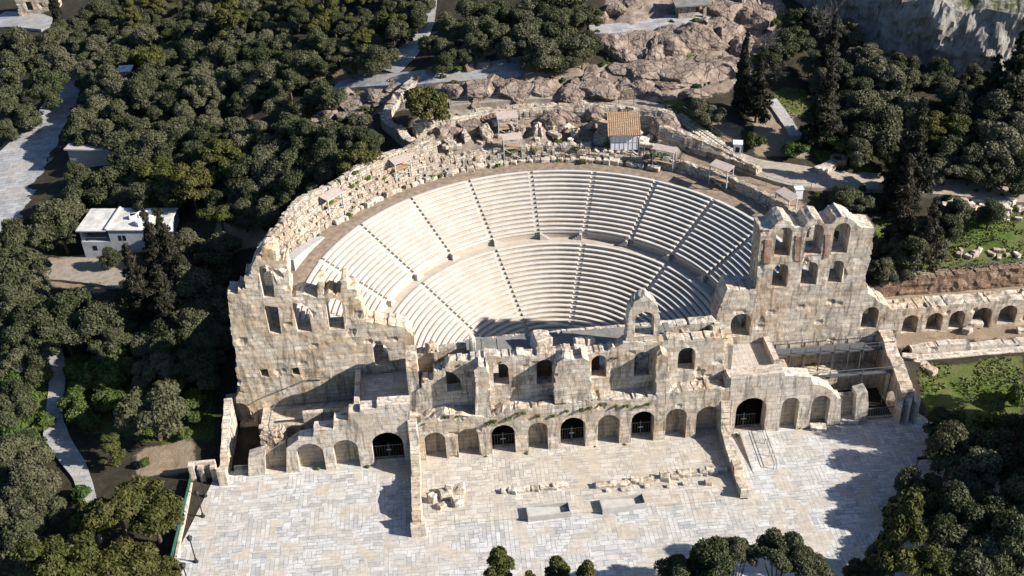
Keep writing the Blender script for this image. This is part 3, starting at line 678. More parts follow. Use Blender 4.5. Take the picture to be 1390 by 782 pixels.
for k in range(8): m.box(24.4+.7*k, 24.4+.7*(k+1), 1.7, 4.2, -.2, 6.1-.55*k)
m.build('stair', MT['stone_pale'], RW)
m = MB(); m.box(25.0, 26.6, 4.6, 8.0, -.2, 5.0); m.box(27.0, 33.0, 5.6, 6.3, -.2, 3.3); m.build('cross_wall', MT['stone'], RW)
m = MB(); m.box(25.0, 39, 6.4, 8.9, -.2, 2.2); m.build('yard_floor', MT['stone_ochre'], RW)

# ---------------------------------------------------------------- tall walls flanking the seats
YW = 9.
TL = empty('tall_wall', (-30, YW, 0), 'tall ragged ruined wall with empty windows standing left of the seats', 'ruined wall')
ol = XZ([(327, 585), (320, 540), (326, 530), (319, 500), (322, 498), (316, 464), (308, 399), (323, 401), (323, 391), (335, 393), (332, 375), (341, 372), (342, 360), (350, 345), (360, 338), (375, 341), (378, 355), (389, 353), (392, 372), (394.5, 405), (413, 400), (431, 405), (432, 383), (439, 383), (439.5, 402), (446, 397), (462, 399), (465, 381), (470, 381), (472, 393), (485, 394), (491, 409), (496, 437), (551, 446), (562, 456), (566, 560)], YW)
ol[0] = (ol[0][0], -.3); ol[-1] = (ol[-1][0], -.3)
ol = jag(ol, 17, .24, .8, 1.)
h = [[(a, b) for a, b in XZ(q, YW)] for q in ([(358, 405), (351, 372), (352, 362), (362, 359), (369, 366), (373, 404)], [(366, 453), (358.5, 420), (360, 415), (377, 416), (382, 454)],
     [(404, 451), (397, 420), (397, 412), (408, 411), (418, 417), (424, 451)], [(447, 448), (442, 414), (446, 407), (455, 405), (464, 410), (468, 447)],
     [(355, 512), (352, 502), (363, 501), (366, 512)], [(398, 509), (395, 500), (405, 499), (408, 509)])]
h.append(arch(*parch((507, 527, 467, 498), YW)))
q = parch((312, 341, 547, 583), YW); h.append(arch(q[0], q[1], 0, q[3]))
wall('masonry', ol, h, 2.5, MT['stone_ochre'], TL, (0, YW, 0), .42, .12, 81)
panel('niche_back', q[0], q[1], 0, q[3], YW+1.2, MT['niche'], TL, 3)
m = MB()
for k in range(7): m.box(-23.9, -21.6, YW+1.0+.5*k, YW+1.5+.5*k, 5.5, 6.4+.3*k)
m.build('doorway_stair', MT['white'] if False else MT['stone_pale'], TL)
TR = empty('tall_wall', (30, YW, 0), 'tall two tier wall of round arched windows standing right of the seats', 'ruined wall')
ol = XZ([(973, 500), (973, 428), (982, 405), (988, 392), (1018, 394), (1025, 392), (1033, 313), (1045, 312), (1051, 308), (1057, 301), (1064, 298), (1072, 301), (1080, 309), (1090, 309), (1096, 300), (1105.5, 296), (1114, 298), (1121, 306), (1129, 304), (1135, 297), (1143, 293), (1152, 296), (1160, 300), (1168, 308), (1188, 309), (1185, 330), (1182, 350), (1176, 371), (1175, 383), (1180, 399), (1198, 412), (1210, 420), (1217, 452), (1224, 470)], YW)
ol[0] = (ol[0][0], -.3); ol[-1] = (ol[-1][0], -.3)
ol = jag(ol, 23, .12, .8, 1.)
h = [arch(*parch(q, YW)) for q in ((1052.6, 1074.4, 308.7, 348), (1094, 1117, 305, 345.5), (1131, 1152.7, 303, 344), (1048.7, 1069.4, 358.6, 390), (1088, 1110, 356, 387), (1125.8, 1144.6, 354, 384), (992, 1019, 426, 457), (1170, 1192, 417, 446))]
wall('masonry', ol, h, 3.0, MT['stone'], TR, (0, YW, 0), .42, .1, 91, head=.1)
for k, q in enumerate(([(1036, 357), (1038, 325), (1048, 326), (1046, 357)], [(1078, 354), (1080, 320), (1089, 321), (1086, 355)], [(1118, 351), (1120, 318), (1128, 318), (1125, 349)])):
    wall('brick_patch', jag(XZ(q, YW), 3+k, .1, .5), [], .2, MT['brick'], TR, (0, YW-.09, 0), .35, .05, k)
# walls enclosing the yards at either end
YL = empty('yard_wall', (-40.4, 0, 0), 'low sloping wall with broken top closing the left yard beside the plaza gate', 'ruined wall')
wall('masonry', jag([(0, -.4), (0, 1.6), (1.4, 1.4), (2.2, 2.0), (4.2, 2.4), (5.5, 3.1), (7.6, 3.7), (9.4, 4.4), (9.4, -.4)], 4, .3, .7), [], .9, MT['stone'], YL, (-40.0, -.3, PI/2), .36, .2, 7, head=1.3)
m = MB(); m.box(-40.9, -39.9, -1.2, -.4, -.2, 2.2); m.build('end_pier', MT['stone_pale'], YL)
YR = empty('yard_wall', (39.3, 0, 0), 'right end yard wall with ridged buttresses facing the grass', 'ruined wall')
wall('masonry', jag([(0, -.4), (0, 4.2), (1.6, 4.6), (3.4, 5.4), (5.5, 5.6), (7.5, 6.6), (9.8, 7.0), (12.4, 7.4), (12.4, -.4)], 6, .25, .7), [arch(1.0, 3.4, -.2, 2.6)], 1.5, MT['stone'], YR, (40.2, .2, PI/2), .4, .14, 8)
for k in range(3):
    m = MB(); x = 38.7+k*1.0; zt = 3.0+.9*n3(k*1.7, 2, 2)
    m.hexa([(x-.45, .3-.1*k, -.3), (x, -.65-.1*k, -.3), (x+.45, .3-.1*k, -.3), (x, 1.6, -.3), (x-.42, .3-.1*k, zt), (x, -.45-.1*k, zt-.3), (x+.42, .3-.1*k, zt+.1), (x, 1.6, zt+.7)]); m.build('buttress', MT['stone_pale'], YR)
# spur walls running out over the plaza
def spur(label, x, y1, prof, seed):
    e = empty('spur_wall', (x, 0, 0), label, 'ruined wall')
    wall('masonry', jag(prof, seed, .2, .6, .8), [], 1.0, MT['stone'], e, (x+.5, y1, PI/2), .36, .2, seed, head=1.2); return e
e = spur('broken wall stub running from the arcade over the plaza, left of the sunken pits', -18.4, -10.9, [(0, -.2), (0, 1.9), (.8, 2.3), (1.5, 1.4), (2.2, 2.2), (4.0, 2.4), (6.3, 2.2), (6.8, 1.5), (8.6, 1.4), (9.2, 3.0), (10.2, 3.4), (10.5, 6.3), (11, 6.6), (11, -.2)], 12)
m = MB(); m.box(-19.1, -17.5, -11.6, -10.4, -.1, 1.5); m.build('pier_base', MT['stone_pale'], e)
spur('stepped wall stub running from the arcade over the plaza, right of the sunken pits', 17.6, -10.3, [(0, -.2), (0, 1.4), (1.4, 1.2), (1.6, .8), (2.8, 1.0), (3.0, 1.9), (4.4, 1.9), (4.7, 1.0), (7, 1.4), (8.6, 1.8), (9.4, 2.6), (9.8, 4.4), (10.4, 5.6), (10.4, -.2)], 13)

# ---------------------------------------------------------------- seats
SEAT = empty('seating_bank', (XO, YC, 0), 'semicircular white marble seats divided into wedges by narrow stairways', 'theatre seating')
DA = 16.86
ANG_U = [90+k*DA for k in range(-5, 6)]; ANG_L = [90+k*2*DA-DA*0 for k in (-2.5, -1.5, -.5, .5, 1.5, 2.5)]
ANG_L = [90+DA*k for k in (-5, -3, -1, 1, 3, 5)]
def lathe_row(name, prof, aisle, r_mid, angs, mats, mi_of, parent, t0=-4., t1=184., hw=.36):
    cuts = []
    da = math.degrees(hw/r_mid)
    for a in angs: cuts += [(a-da, 0), (a-da+.02, 1), (a+da-.02, 1), (a+da, 0)]
    th = [(t0+i*(t1-t0)/150, None) for i in range(151)]
    th = [(t, 0) for t, _ in th if not any(abs(t-a) <= da+.15 for a in angs)]+[c for c in cuts if t0 < c[0] < t1]
    th.sort(); V = []; F = []; MI = []; n = len(prof)
    for t, k in th:
        for r, z in (aisle if k else prof): V.append((*ring(t, r), z))
    for i in range(len(th)-1):
        st = th[i][1] and th[i+1][1]
        for j in range(n-1):
            F.append((i*n+j, (i+1)*n+j, (i+1)*n+j+1, i*n+j+1)); MI.append(2 if (st or th[i][1] != th[i+1][1]) else mi_of[j])
    m = MB(); m.v = V; m.f = F; m.mi = MI; return m.build(name, mats, parent)
def tier(r0, r1, z0, z1, n, angs):
    dr = (r1-r0)/n; h = (z1-z0)/n
    for k in range(n):
        r = r0+dr*k; zb = z0+h*k; zt = zb+h; J = .012*n3(k, r0, 1)
        prof = [(r-.0, zb-.08), (r+.03, zb+h*.45), (r-.06, zt-.10+.05), (r-.06, zt+.085+J), (r+dr*.56, zt+.085+J), (r+dr*.58, zt-.055), (r+dr+.02, zt-.055)]
        ai = [(r+.02, zb-.12), (r+.02, zb+h*.42), (r+dr*.42, zb+h*.42), (r+dr*.44, zb+h*.43), (r+dr*.47, zt-.09), (r+dr*.6, zt-.09), (r+dr+.02, zt-.09)]
        lathe_row('seat_row', prof, ai, r, angs, [MT['seat'], MT['channel'], MT['aisle']], [1, 1, 0, 0, 1, 1], SEAT)
R_L0, R_L1, R_U0, R_U1 = 9., 21.45, 22.56, 31.26
tier(R_L0, R_L1, 0, 7.2, 20, ANG_L)
tier(R_U0, R_U1, 8.2, 13.15, 14, ANG_U)
def ringsheet(name, prof, mat, parent, t0=-4., t1=184., n=120, nz=0., seed=0):
    V = []; F = []; c = len(prof)
    for i in range(n+1):
        t = t0+(t1-t0)*i/n
        for j, (r, z) in enumerate(prof): V.append((*ring(t, r+nz*n3(i*.5, j*3, seed)), z+nz*n3(i*.5, j*3+50, seed)))
    F = [(i*c+j, (i+1)*c+j, (i+1)*c+j+1, i*c+j+1) for i in range(n) for j in range(c-1)]
    m = MB(); m.add(V, F); return m.build(name, mat, parent)
ringsheet('walkway', [(R_L1-.02, 7.16), (R_U0+.05, 7.2)], MT['channel'], SEAT)
pod = [(R_U0, 7.15), (R_U0+.02, 8.0), (R_U0-.08, 8.02), (R_U0-.08, 8.24), (R_U0+.3, 8.24)]
pai = [(R_U0+.02, 7.1), (R_U0+.02, 7.5), (R_U0+.18, 7.5), (R_U0+.2, 7.85), (R_U0+.3, 7.85)]
lathe_row('podium', pod, pai, R_U0, ANG_U, [MT['podium'], MT['seat'], MT['aisle']], [0, 1, 1, 1], SEAT)
for a in ANG_U[1:-1]:       # little side stairs against the podium
    for sgn in ((1,) if a > 95 else (-1,) if a < 85 else (1,)):
        m = MB(); 
        for k in range(4):
            t = a-sgn*(1.4+.8*k); x, y = ring(t, R_U0-.3); m.obox((x, y, 7.15), .34, .5, .95-.24*k, R(t+90))
        m.build('side_stair', MT['aisle'], SEAT)
m = MB(); m.v = [(XO, YC, .0)]+[(*ring(t, R_L0+.1), .0) for t in range(-5, 186, 5)]+[(-11, 7.6, 0), (11, 7.6, 0)]
nn = len(m.v); m.f = [(0, i, i+1) for i in range(1, nn-1)]+[(0, nn-1, 1)]; m.mi = [0]*len(m.f); struct(m.build('orchestra_floor', MT['pave']))
struct(ringsheet('rim_walkway', [(R_U1-.03, 13.11), (R_U1+.8, 13.2), (R_U1+2, 13.22), (34.6, 13.3)], MT['earth'], None, nz=.04))

# ---------------------------------------------------------------- walls round the rim
def ringwall(name, t0, t1, n, prof_f, mat, parent, blk=1.1, seed=0):
    V = []; F = []
    for i in range(n+1):
        t = t0+(t1-t0)*i/n; pr = prof_f(t); c = len(pr)
        for j, (r, z) in enumerate(pr):
            u = math.floor(R(t)*r/blk); a = .22*n3(u*3.1, j*7.7, seed); b = .13*fbm(t*.7, j, seed)
            V.append((*ring(t, r+a+b), z+.8*a*(1 if 0 < j < c-1 else 0)+b))
    for i in range(n):
        for j in range(c-1): F.append((i*c+j, (i+1)*c+j, (i+1)*c+j+1, i*c+j+1))
    F.append(tuple(range(c))); F.append(tuple(n*c+k for k in range(c-1, -1, -1)))
    m = MB(); m.add(V, F); return m.build(name, mat, parent)
OW = empty('rim_wall', (*ring(140, 37), 8), 'thick stepped rubble wall curving round the upper left of the seats', 'ruined wall')
def pf(t):
    k = ss(112, 150, 180-abs(t-146)+0*t) if False else 1.
    top = 17.3+.5*math.sin(t*.31)+(.9*ss(126, 112, t) if t < 126 else 0)-2.2*float(ss(158, 168, t))
    return [(34.3, 12.6), (34.35, 14.1), (34.9, 14.2), (34.95, 15.0), (35.45, 15.1), (35.5, 15.9), (35.95, 16.0), (36.0, top-.5), (36.5, top-.4), (36.55, top), (37.25, top+.05), (37.45, 9.), (37.6, 0.)]
ringwall('masonry', 111, 168, 240, pf, MT['rubble'], OW, 1.0, 3)
BW = empty('rim_wall', (*ring(86, 36), 13), 'low broken stone wall behind the top row, below the tiled shed', 'ruined wall')
def pb(t): top = (14.9 if t > 75 else 14.25)+.5*n3(t*.23, 1, 1)+.5*n3(t*.9, 4, 1); return [(34.5, 12.6), (34.55, 13.9), (35.0, 14.0), (35.05, top), (35.9, top+.1), (36.1, 14.2), (36.2, 12.)]
ringwall('masonry', 58, 110.5, 220, pb, MT['rubble'], BW, .8, 5)
CW = empty('rim_wall', (*ring(40, 35), 12), 'dark stone retaining wall below the gravel path right of the seats', 'ruined wall')
def pc(t): top = 14.7+.3*n3(t*.3, 1, 6); return [(34.4, 12.6), (34.45, top-.3), (34.6, top), (35.3, top), (35.5, 13.), (35.6, 11.)]
ringwall('masonry', 14, 57.5, 200, pc, MT['rubble'], CW, .9, 6)
RB = empty('rear_wall', (*ring(84, 43), 15), 'uneven rear wall of rock and rubble below the fenced track', 'ruined wall')
def pd(t): top = 17.6+.45*n3(t*.2, 7, 6); return [(41.6, 14.), (41.8, 15.6), (42.1, 15.7), (42.2, 16.7), (42.6, top), (43.4, top+.1), (43.8, 14.)]
ringwall('masonry', 60, 112, 200, pd, MT['rubble'], RB, .9, 7)
BA = empty('side_wall', (*ring(55, 40), 14), 'curved rock-faced wall under the stairs right of the tiled shed', 'ruined wall')
def pe(t): top = 17.2-.09*(62-t)*1.2+.3*n3(t*.5, 7, 6); return [(38.6+.12*(62-t)*.2, 13.), (38.8, 15.), (39.3, top-.3), (39.5, top), (40.3, top), (40.6, 12.)]
ringwall('masonry', 38, 61, 90, pe, MT['rubble'], BA, .9, 8)
def courses(t0, t1, tiers, mat, parent, seed, skip=.18):
    """loose squared stones lying in courses on the steps of a ring wall"""
    rnd = random.Random(seed); m = MB()
    for r, zf, hh in tiers:
        t = t0
        while t < t1:
            L = rnd.uniform(.45, 1.15); dt = math.degrees(L/r)
            if rnd.random() > skip:
                h_ = hh*rnd.uniform(.5, 1.15); z = zf(t) if callable(zf) else zf; x, y = ring(t+dt/2, r+rnd.uniform(-.14, .1)); d = rnd.uniform(.45, .8)
                ca, sa = math.cos(R(t+dt/2+90)+rnd.uniform(-.12, .12)), math.sin(R(t+dt/2+90)); P = []
                for zz in (z-.3, z+h_):
                    for a, b in ((-1, -1), (1, -1), (1, 1), (-1, 1)):
                        u, v = a*L*.47*rnd.uniform(.85, 1), b*d*.5*rnd.uniform(.8, 1); P.append((x+u*ca-v*sa, y+u*sa+v*ca, zz+(rnd.uniform(-.07, .07) if zz > z else 0)))
                m.hexa(P)
            t += dt
    return m.build('stone_courses', mat, parent)
courses(112, 167, [(34.5, 13.6, .55), (34.95, 14.2, .5), (35.25, 15.0, .45), (35.75, 15.3, .5), (36.1, 16.0, .5), (36.6, lambda t: 16.6-(2.2*float(ss(158, 168, t))), .6), (37.1, lambda t: 17.0+.5*math.sin(t*.31)+(.9*float(ss(126, 112, t)) if t < 126 else 0)-2.2*float(ss(158, 168, t)), .4)], MT['rubble'], OW, 31)
courses(75, 110, [(34.6, 13.4, .5), (34.8, 14.0, .5), (35.3, 14.5, .5), (36.2, 14.2, .5), (37.2, 14.2, .45)], MT['rubble'], BW, 32, .3)
courses(58.5, 75, [(34.6, 13.4, .4), (34.9, 13.8, .3)], MT['rubble'], BW, 35, .3)
courses(15, 57, [(34.5, 13.3, .35), (34.95, 14.5, .3)], MT['rubble'], CW, 33, .35)
courses(61, 111, [(42.0, 15.5, .6), (42.4, 16.6, .5), (43.0, 17.4, .4)], MT['rubble'], RB, 34, .3)
EX = empty('rim_wall', (*ring(112, 40), 16), 'pale ruined wall climbing the slope beside the big round pine', 'ruined wall')
A = Vector((*ring(113.5, 37.2), 0)); PT = [A]+[Vector((q.x, q.y, 0)) for q in (ground(528, 168), ground(545, 138), ground(572, 112))]
for i in range(3):
    a, b = PT[i], PT[i+1]; L = (b-a).length; za, zb = hz(a.x, a.y), hz(b.x, b.y); za = max(za, 15.5) if i == 0 else za
    wall('masonry', jag([(0, za-1.5), (0, za+1.9-.2*i), (L*.3, za*.7+zb*.3+1.2), (L*.5, (za+zb)/2+1.8-.3*i), (L*.8, za*.2+zb*.8+1.0), (L, zb+1.6-.3*i), (L, zb-1.5)], 70+i, .3, .8, -9), [], 1.3, MT['rubble'], EX, (a.x, a.y, math.atan2(b.y-a.y, b.x-a.x)), .45, .25, 70+i, head=1.)
# concrete ramp wall at the left end
m = MB()
for i in range(14):
    ta, tb = 149+i*1.0, 150+i*1.0; za, zb = 13.35+(i)*.11, 13.35+(i+1)*.11
    m.hexa([(*ring(ta, 33.1), 12.9), (*ring(tb, 33.1), 12.9), (*ring(tb, 34.4), 12.9), (*ring(ta, 34.4), 12.9), (*ring(ta, 33.1), za), (*ring(tb, 33.1), zb), (*ring(tb, 34.4), zb+.05), (*ring(ta, 34.4), za+.05)])
tag(m.build('concrete_ramp', MT['concrete']), 'smooth grey concrete wedge ramp beside the top left seats', 'ramp')
# ruined stub piers and cross walls behind the top row
def chunk(name, c, sx, sy, sz, mat, seed, label, cat, group=None, rough=.45, rz=0.):
    bm = bmesh.new(); bmesh.ops.create_cube(bm, size=1.); bmesh.ops.subdivide_edges(bm, edges=list(bm.edges), cuts=9, use_grid_fill=True)
    for v in bm.verts:
        tap = 1-.28*(v.co.z+.5); v.co = Vector((v.co.x*sx*tap, v.co.y*sy*tap, (v.co.z+.5)*sz))
        d = noise.noise_vector(v.co*.9+Vector((seed*5.1, seed, 0)))*rough+noise.noise_vector(v.co*2.3+Vector((seed, 3, 0)))*rough*.45
        v.co += d
    me = bpy.data.meshes.new(name); bm.to_mesh(me); bm.free(); me.materials.append(mat)
    o = link(name, me); o.location = c; o.rotation_euler = (0, 0, rz); return tag(o, label, cat, group)
for k, (t, r, sx, sy, sz, lab) in enumerate(((113, 38.6, 1.2, 2.8, 2.0, 'weathered stub pier nearest the round pine, behind the top row'), (107, 38.0, 1.3, 2.4, 2.2, 'second stub pier from the round pine, behind the top row'), (103, 38.6, 1.3, 2.6, 2.6, 'narrow stub pier with a weedy recess on either side'),
        (98.5, 38.6, 1.6, 3.2, 2.8, 'stout stub pier left of the tall roofed lookout'), (87, 39.0, 1.4, 3.2, 2.2, 'stub pier right of the tall roofed lookout'), (79, 38.6, 1.3, 2.4, 2.0, 'low stub pier left of the deep dark recess'),
        (72.5, 39.2, 3.0, 3.6, 2.6, 'broad flat topped ruin block right behind the tiled shed'), (92, 39.4, 1.3, 2.8, 2.4, 'stub pier joined to the tall roofed lookout'))):
    x, y = ring(t, r); chunk('ruined_pier', (x, y, 14.0), sx, sy, sz, MT['rubble'], k+3, lab, 'ruined pier', 'stub piers behind the top row', rz=R(t-90))

# ---------------------------------------------------------------- small buildings and lookouts
def gable_less_roof(m, x0, x1, y0, y1, zf, zb, t=.18): m.hexa([(x0, y0, zf-t), (x1, y0, zf-t), (x1, y1, zb-t), (x0, y1, zb-t), (x0, y0, zf), (x1, y0, zf), (x1, y1, zb), (x0, y1, zb)])
x, y = ring(68, 37.4); rz = R(-6)
SH = empty('shed', (x, y, 14.35), 'white painted shed under a lean-to roof of brown clay tiles', 'shed'); SH.rotation_euler = (0, 0, rz)
def child(o, par): o.parent = par; return o
m = MB(); m.box(-1.95, 1.95, -1.5, 1.5, 0, 2.5); m.hexa([(-1.95, -1.5, 2.5), (1.95, -1.5, 2.5), (1.95, 1.5, 2.5), (-1.95, 1.5, 2.5), (-1.95, -1.5, 2.55), (1.95, -1.5, 2.55), (1.95, 1.5, 4.0), (-1.95, 1.5, 4.0)])
child(m.build('wall', MT['white']), SH)
m = MB()
for k in range(7): m.box(-1.9+k*.63, -1.86+k*.63, -1.53, -1.5, .1, 2.4)
m.box(-1.97, 1.97, -1.54, -1.5, 1.15, 1.22); child(m.build('batten', MT['palemetal']), SH)
m = MB(); gable_less_roof(m, -2.35, 2.3, -2.0, 1.9, 2.55, 4.35)
for k in range(16):
    xx = -2.3+4.55*k/15; gable_less_roof(m, xx-.06, xx+.06, -2.03, 1.9, 2.6, 4.4, .1)
child(m.build('roof', MT['tiles']), SH)
def lookout(t, r, z, label, h=2.6, w_=2.6, d=1.3, rise=0, deck=1.2, cant=0):
    x, y = ring(t, r); e = empty('lookout', (x, y, z), label, 'lookout', 'board roofed metal lookouts round the rim'); e.rotation_euler = (0, 0, R(t-90)+cant)
    m = MB()
    for sx in (-1, 1):
        for sy in (-1, 1): m.box(sx*w_/2-.06, sx*w_/2+.06, sy*d/2-.06, sy*d/2+.06, -.6, h)
    for sy in (-1, 1): m.box(-w_/2+.06, w_/2-.06, sy*d/2-.04, sy*d/2+.04, deck+.9, deck+.98)
    m.tube([(-w_/2, -d/2, 0), (w_/2, -d/2, deck)], .035); m.tube([(w_/2, -d/2, 0), (-w_/2, -d/2, deck)], .035)
    child(m.build('frame', MT['palemetal']), e)
    m = MB(); m.box(-w_/2+.07, w_/2-.07, -d/2+.07, d/2-.07, deck-.12, deck); child(m.build('deck', MT['plank']), e)
    m = MB(); gable_less_roof(m, -w_/2-.15, w_/2+.15, -d/2-.1, d/2+.12, h+.05, h+.3, .1); child(m.build('roof', MT['pinkboard']), e)
    return e
lookout(141, 35.2, 14.4, 'board roofed lookout above the pale concrete ramp', 2.3, 2.8)
lookout(121, 35.2, 14.7, 'board roofed lookout on the stepped wall, nearest the round pine', 2.2, 2.5)
lookout(93.5, 35.0, 13.4, 'low board roofed lookout in front of the taller roofed one', 3.3, 2.6, 1.4, deck=1.9)
lookout(93.5, 39.6, 14.6, 'tall roofed lookout with a dark opening at the middle of the rear ruins', 3.3, 2.8, 1.6, deck=1.6)
lookout(57, 34.6, 13.2, 'board roofed lookout on the walkway right of the tiled shed', 3.0, 3.0, 1.1)
lookout(42, 34.3, 13.2, 'board roofed lookout with crossed struts below the stone stairs', 3.0, 2.8, 1.4)
lookout(24.5, 35.2, 13.6, 'board roofed lookout right behind the tall arched wall', 2.4, 2.6, 1.3)
# wooden ladder stair beside the shed, low bench block
x, y = ring(63.0, 34.9); e = empty('ladder', (x, y, 13.2), 'grey ladder stair leaning on the low wall beside the tiled shed', 'ladder'); e.rotation_euler = (0, 0, R(-25))
m = MB(); m.tube([(-.4, 0, 0), (-.4, .9, 2.7)], .06); m.tube([(.4, 0, 0), (.4, .9, 2.7)], .06); child(m.build('rail', MT['metal']), e)
m = MB()
for k in range(7): m.box(-.38, .38, .1+.115*k, .3+.115*k, .3+.33*k, .36+.33*k)
child(m.build('rung', MT['metal']), e)
p = ground(1000, 213); e = empty('booth', p, 'narrow white booth standing on the gravel path near the stone stairs', 'booth'); e.rotation_euler = (0, 0, R(-15))
m = MB(); m.box(-.55, .55, -.55, .55, 0, 2.2); child(m.build('body', MT['white']), e)
m = MB(); m.box(-.68, .68, -.68, .68, 2.2, 2.34); child(m.build('roof', MT['white']), e)
m = MB(); m.box(-.3, .3, -.575, -.55, 1.0, 1.8); child(m.build('window', MT['dark']), e)
p = ground(1083, 268); m = MB(); m.box(-.5, .5, -.4, .4, -.2, 1.4); m.box(-.6, .6, -.5, .5, 1.4, 1.5)
o = m.build('utility_cabinet', MT['white']); o.location = p; tag(o, 'small white cabinet beside the gravel path behind the arched wall', 'cabinet')
p = ground(1138, 219); m = MB(); R8 = 10
for k in range(R8):
    a = 2*PI*k/R8; m.obox((1.0*math.cos(a), 1.0*math.sin(a), -.2), .4, .62, .85, a)
o = m.build('stone_well', MT['rubble']); o.location = p; tag(o, 'round stone well head on the grass beside the gravel path', 'well')
p = ground(1120, 232); block(p, 3, .5, 1.6, 'long pale slab lying beside the stone well by the gravel path')
# house left
p = ground(165, 345); HS = empty('house', (p.x, p.y, p.z), 'flat roofed whitewashed house half hidden by trees, left of the theatre', 'house'); HS.rotation_euler = (0, 0, R(-8)); HS.scale = (.74, .74, .74)
m = MB(); m.box(-1.5, 10, 0, 8, -1.5, 5.6); m.box(-7.5, -1.5, 0, 8, -1.5, 2.9); m.box(-7.5, -6.9, .3, 8, 2.9, 5.4); m.box(-6.9, -1.5, 5, 8, 2.9, 5.4); child(m.build('wall', plain('house_plaster', (.36, .37, .39), .9, .25, .8)), HS)
m = MB(); m.box(-7.9, -1.9, -.3, 8.3, 5.42, 5.68); m.box(-1.9, 10.3, -.25, 8.3, 5.62, 5.82); m.box(-1.9, -1.5, -.25, 8.3, 5.84, 6.15); child(m.build('roof', plain('roof_plaster', (.50, .48, .44), .9, .35, .7)), HS)
for q in ((.3, .9), (1.2, 1.8), (5.6, 6.2), (6.5, 7.1), (7.4, 8.0)):
    m = MB(); m.box(q[0], q[1], -.03, .0, 3.2, 4.4); child(m.build('window', MT['dark']), HS)
m = MB(); m.box(-5.5, -4.6, -.03, .0, .9, 2.0); child(m.build('window', MT['dark']), HS)
m = MB(); m.tube([(-7.4, .15, 3.8), (-1.6, .15, 3.8)], .05); child(m.build('railing', MT['metal']), HS)
for k in range(7):
    q = (random.uniform(2, 9), random.uniform(1, 7)); m = MB(); m.box(-.45, .45, -.35, .35, 0, .7); o = m.build('roof_unit', MT['white'])
    o.location = HS.matrix_basis @ Vector((q[0], q[1], 5.83)); o.rotation_euler = (0, 0, random.uniform(0, 1)); tag(o, 'small white equipment box standing on the flat roof of the whitewashed house', 'equipment box', 'equipment boxes on the house roof')
p = ground(132, 226); HB = empty('outbuilding', p, 'low flat roofed building beside the stone road, half under olive trees', 'building'); HB.rotation_euler = (0, 0, R(-12))
m = MB(); m.box(-4.5, 4.5, 0, 6, -1, 3); child(m.build('wall', MT['concrete']), HB)
m = MB(); m.box(-4.9, 4.9, -.3, 6.3, 3, 3.25); child(m.build('roof', MT['concrete']), HB)
p = ground(178, 126); KI = empty('kiosk', p, 'tiny white roofed hut among the olive trees of the grove', 'hut')
m = MB(); m.box(-1, 1, -1, 1, 0, 4.6); child(m.build('wall', MT['concrete']), KI)
m = MB(); m.box(-1.3, 1.3, -1.3, 1.3, 4.6, 4.8); child(m.build('roof', MT['white']), KI)
m = MB(); m.box(-.4, .4, -1.03, -1, 2.6, 3.8); child(m.build('window', MT['dark']), KI)
p = ground(942, 27); PV = empty('pavilion', p, 'stone pavilion with a pale flat roof beside the upper terrace path', 'pavilion')
m = MB(); m.box(-2.6, 0.2, 0, 3.2, -.5, 2.7); m.box(1.5, 2.0, 0, .5, -.5, 2.7); m.box(1.5, 2.0, 2.7, 3.2, -.5, 2.7); child(m.build('wall', MT['rubble']), PV)
m = MB(); gable_less_roof(m, -3.3, 2.7, -.7, 3.9, 2.75, 3.0, .22); child(m.build('roof', MT['cement']), PV)
p = ground(45, 20); RU = empty('old_house', p, 'ruined stone house at the far left edge beyond the car park', 'ruined building')
wall('wall', jag([(0, p.z-1), (0, p.z+5), (4, p.z+6), (9, p.z+4.5), (9, p.z-1)], 3, .3), [[(2, p.z+1), (2, p.z+3), (3.4, p.z+3), (3.4, p.z+1)]], 3, MT['rubble'], RU, (p.x-3, p.y, 0), .6, .2, 5)

# ---------------------------------------------------------------- plaza furniture
def lamp(b, label):
    q = atz(*b, 0); e = empty('street_lamp', (q[0], q[1], 0), label, 'street lamp', 'lamp posts at the left edge of the plaza')
    m = MB(); m.tube([(0, 0, .5), (0, 0, 3.3)], .07, 8); child(m.build('pole', MT['darkmetal']), e)
    m = MB(); m.tube([(0, 0, 0), (0, 0, .18), (0, 0, .2), (0, 0, .55)], .26, 8, r1=.11); child(m.build('base', MT['darkmetal']), e)
    m = MB(); m.tube([(0, 0, 3.25), (0, 0, 3.4), (0, 0, 3.75)], .13, 6, r1=.3); m.tube([(0, 0, 3.75), (0, 0, 3.95)], .34, 6, r1=.05); ln = child(m.build('lantern', MT['darkmetal']), e)
    m = MB(); m.tube([(0, 0, 3.95), (0, 0, 4.12)], .04, 5); child(m.build('finial', MT['darkmetal']), ln)
lamp((278.8, 673.8), 'black lamp post nearest the plaza gate and yard wall')
lamp((275.8, 701.3), 'black lamp post on the plaza, second from the gate')
lamp((266.5, 762.9), 'black lamp post at the lower left plaza edge beside another whose foot is cut off')
lamp((258, 800), 'black lamp post whose foot is cut off at the bottom edge beside the mesh fence')
FN = empty('mesh_fence', (-44.5, -6, 0), 'green mesh fence along the left edge of the plaza', 'fence')
a, b = Vector((-44.55, -16, 0)), Vector((-44.2, -.3, 0))
for i in range(9):
    q = a.lerp(b, i/8); m = MB(); m.box(q.x-.04, q.x+.04, q.y-.04, q.y+.04, -.3, 1.2); m.build('post', MT['greenmesh'], FN)
m = MB(); m.hexa([(a.x-.02, a.y, .1), (a.x+.02, a.y, .1), (b.x+.02, b.y, .1), (b.x-.02, b.y, .1), (a.x-.02, a.y, 1.1), (a.x+.02, a.y, 1.1), (b.x+.02, b.y, 1.1), (b.x-.02, b.y, 1.1)]); m.build('mesh_panel', MT['greenmesh'], FN)
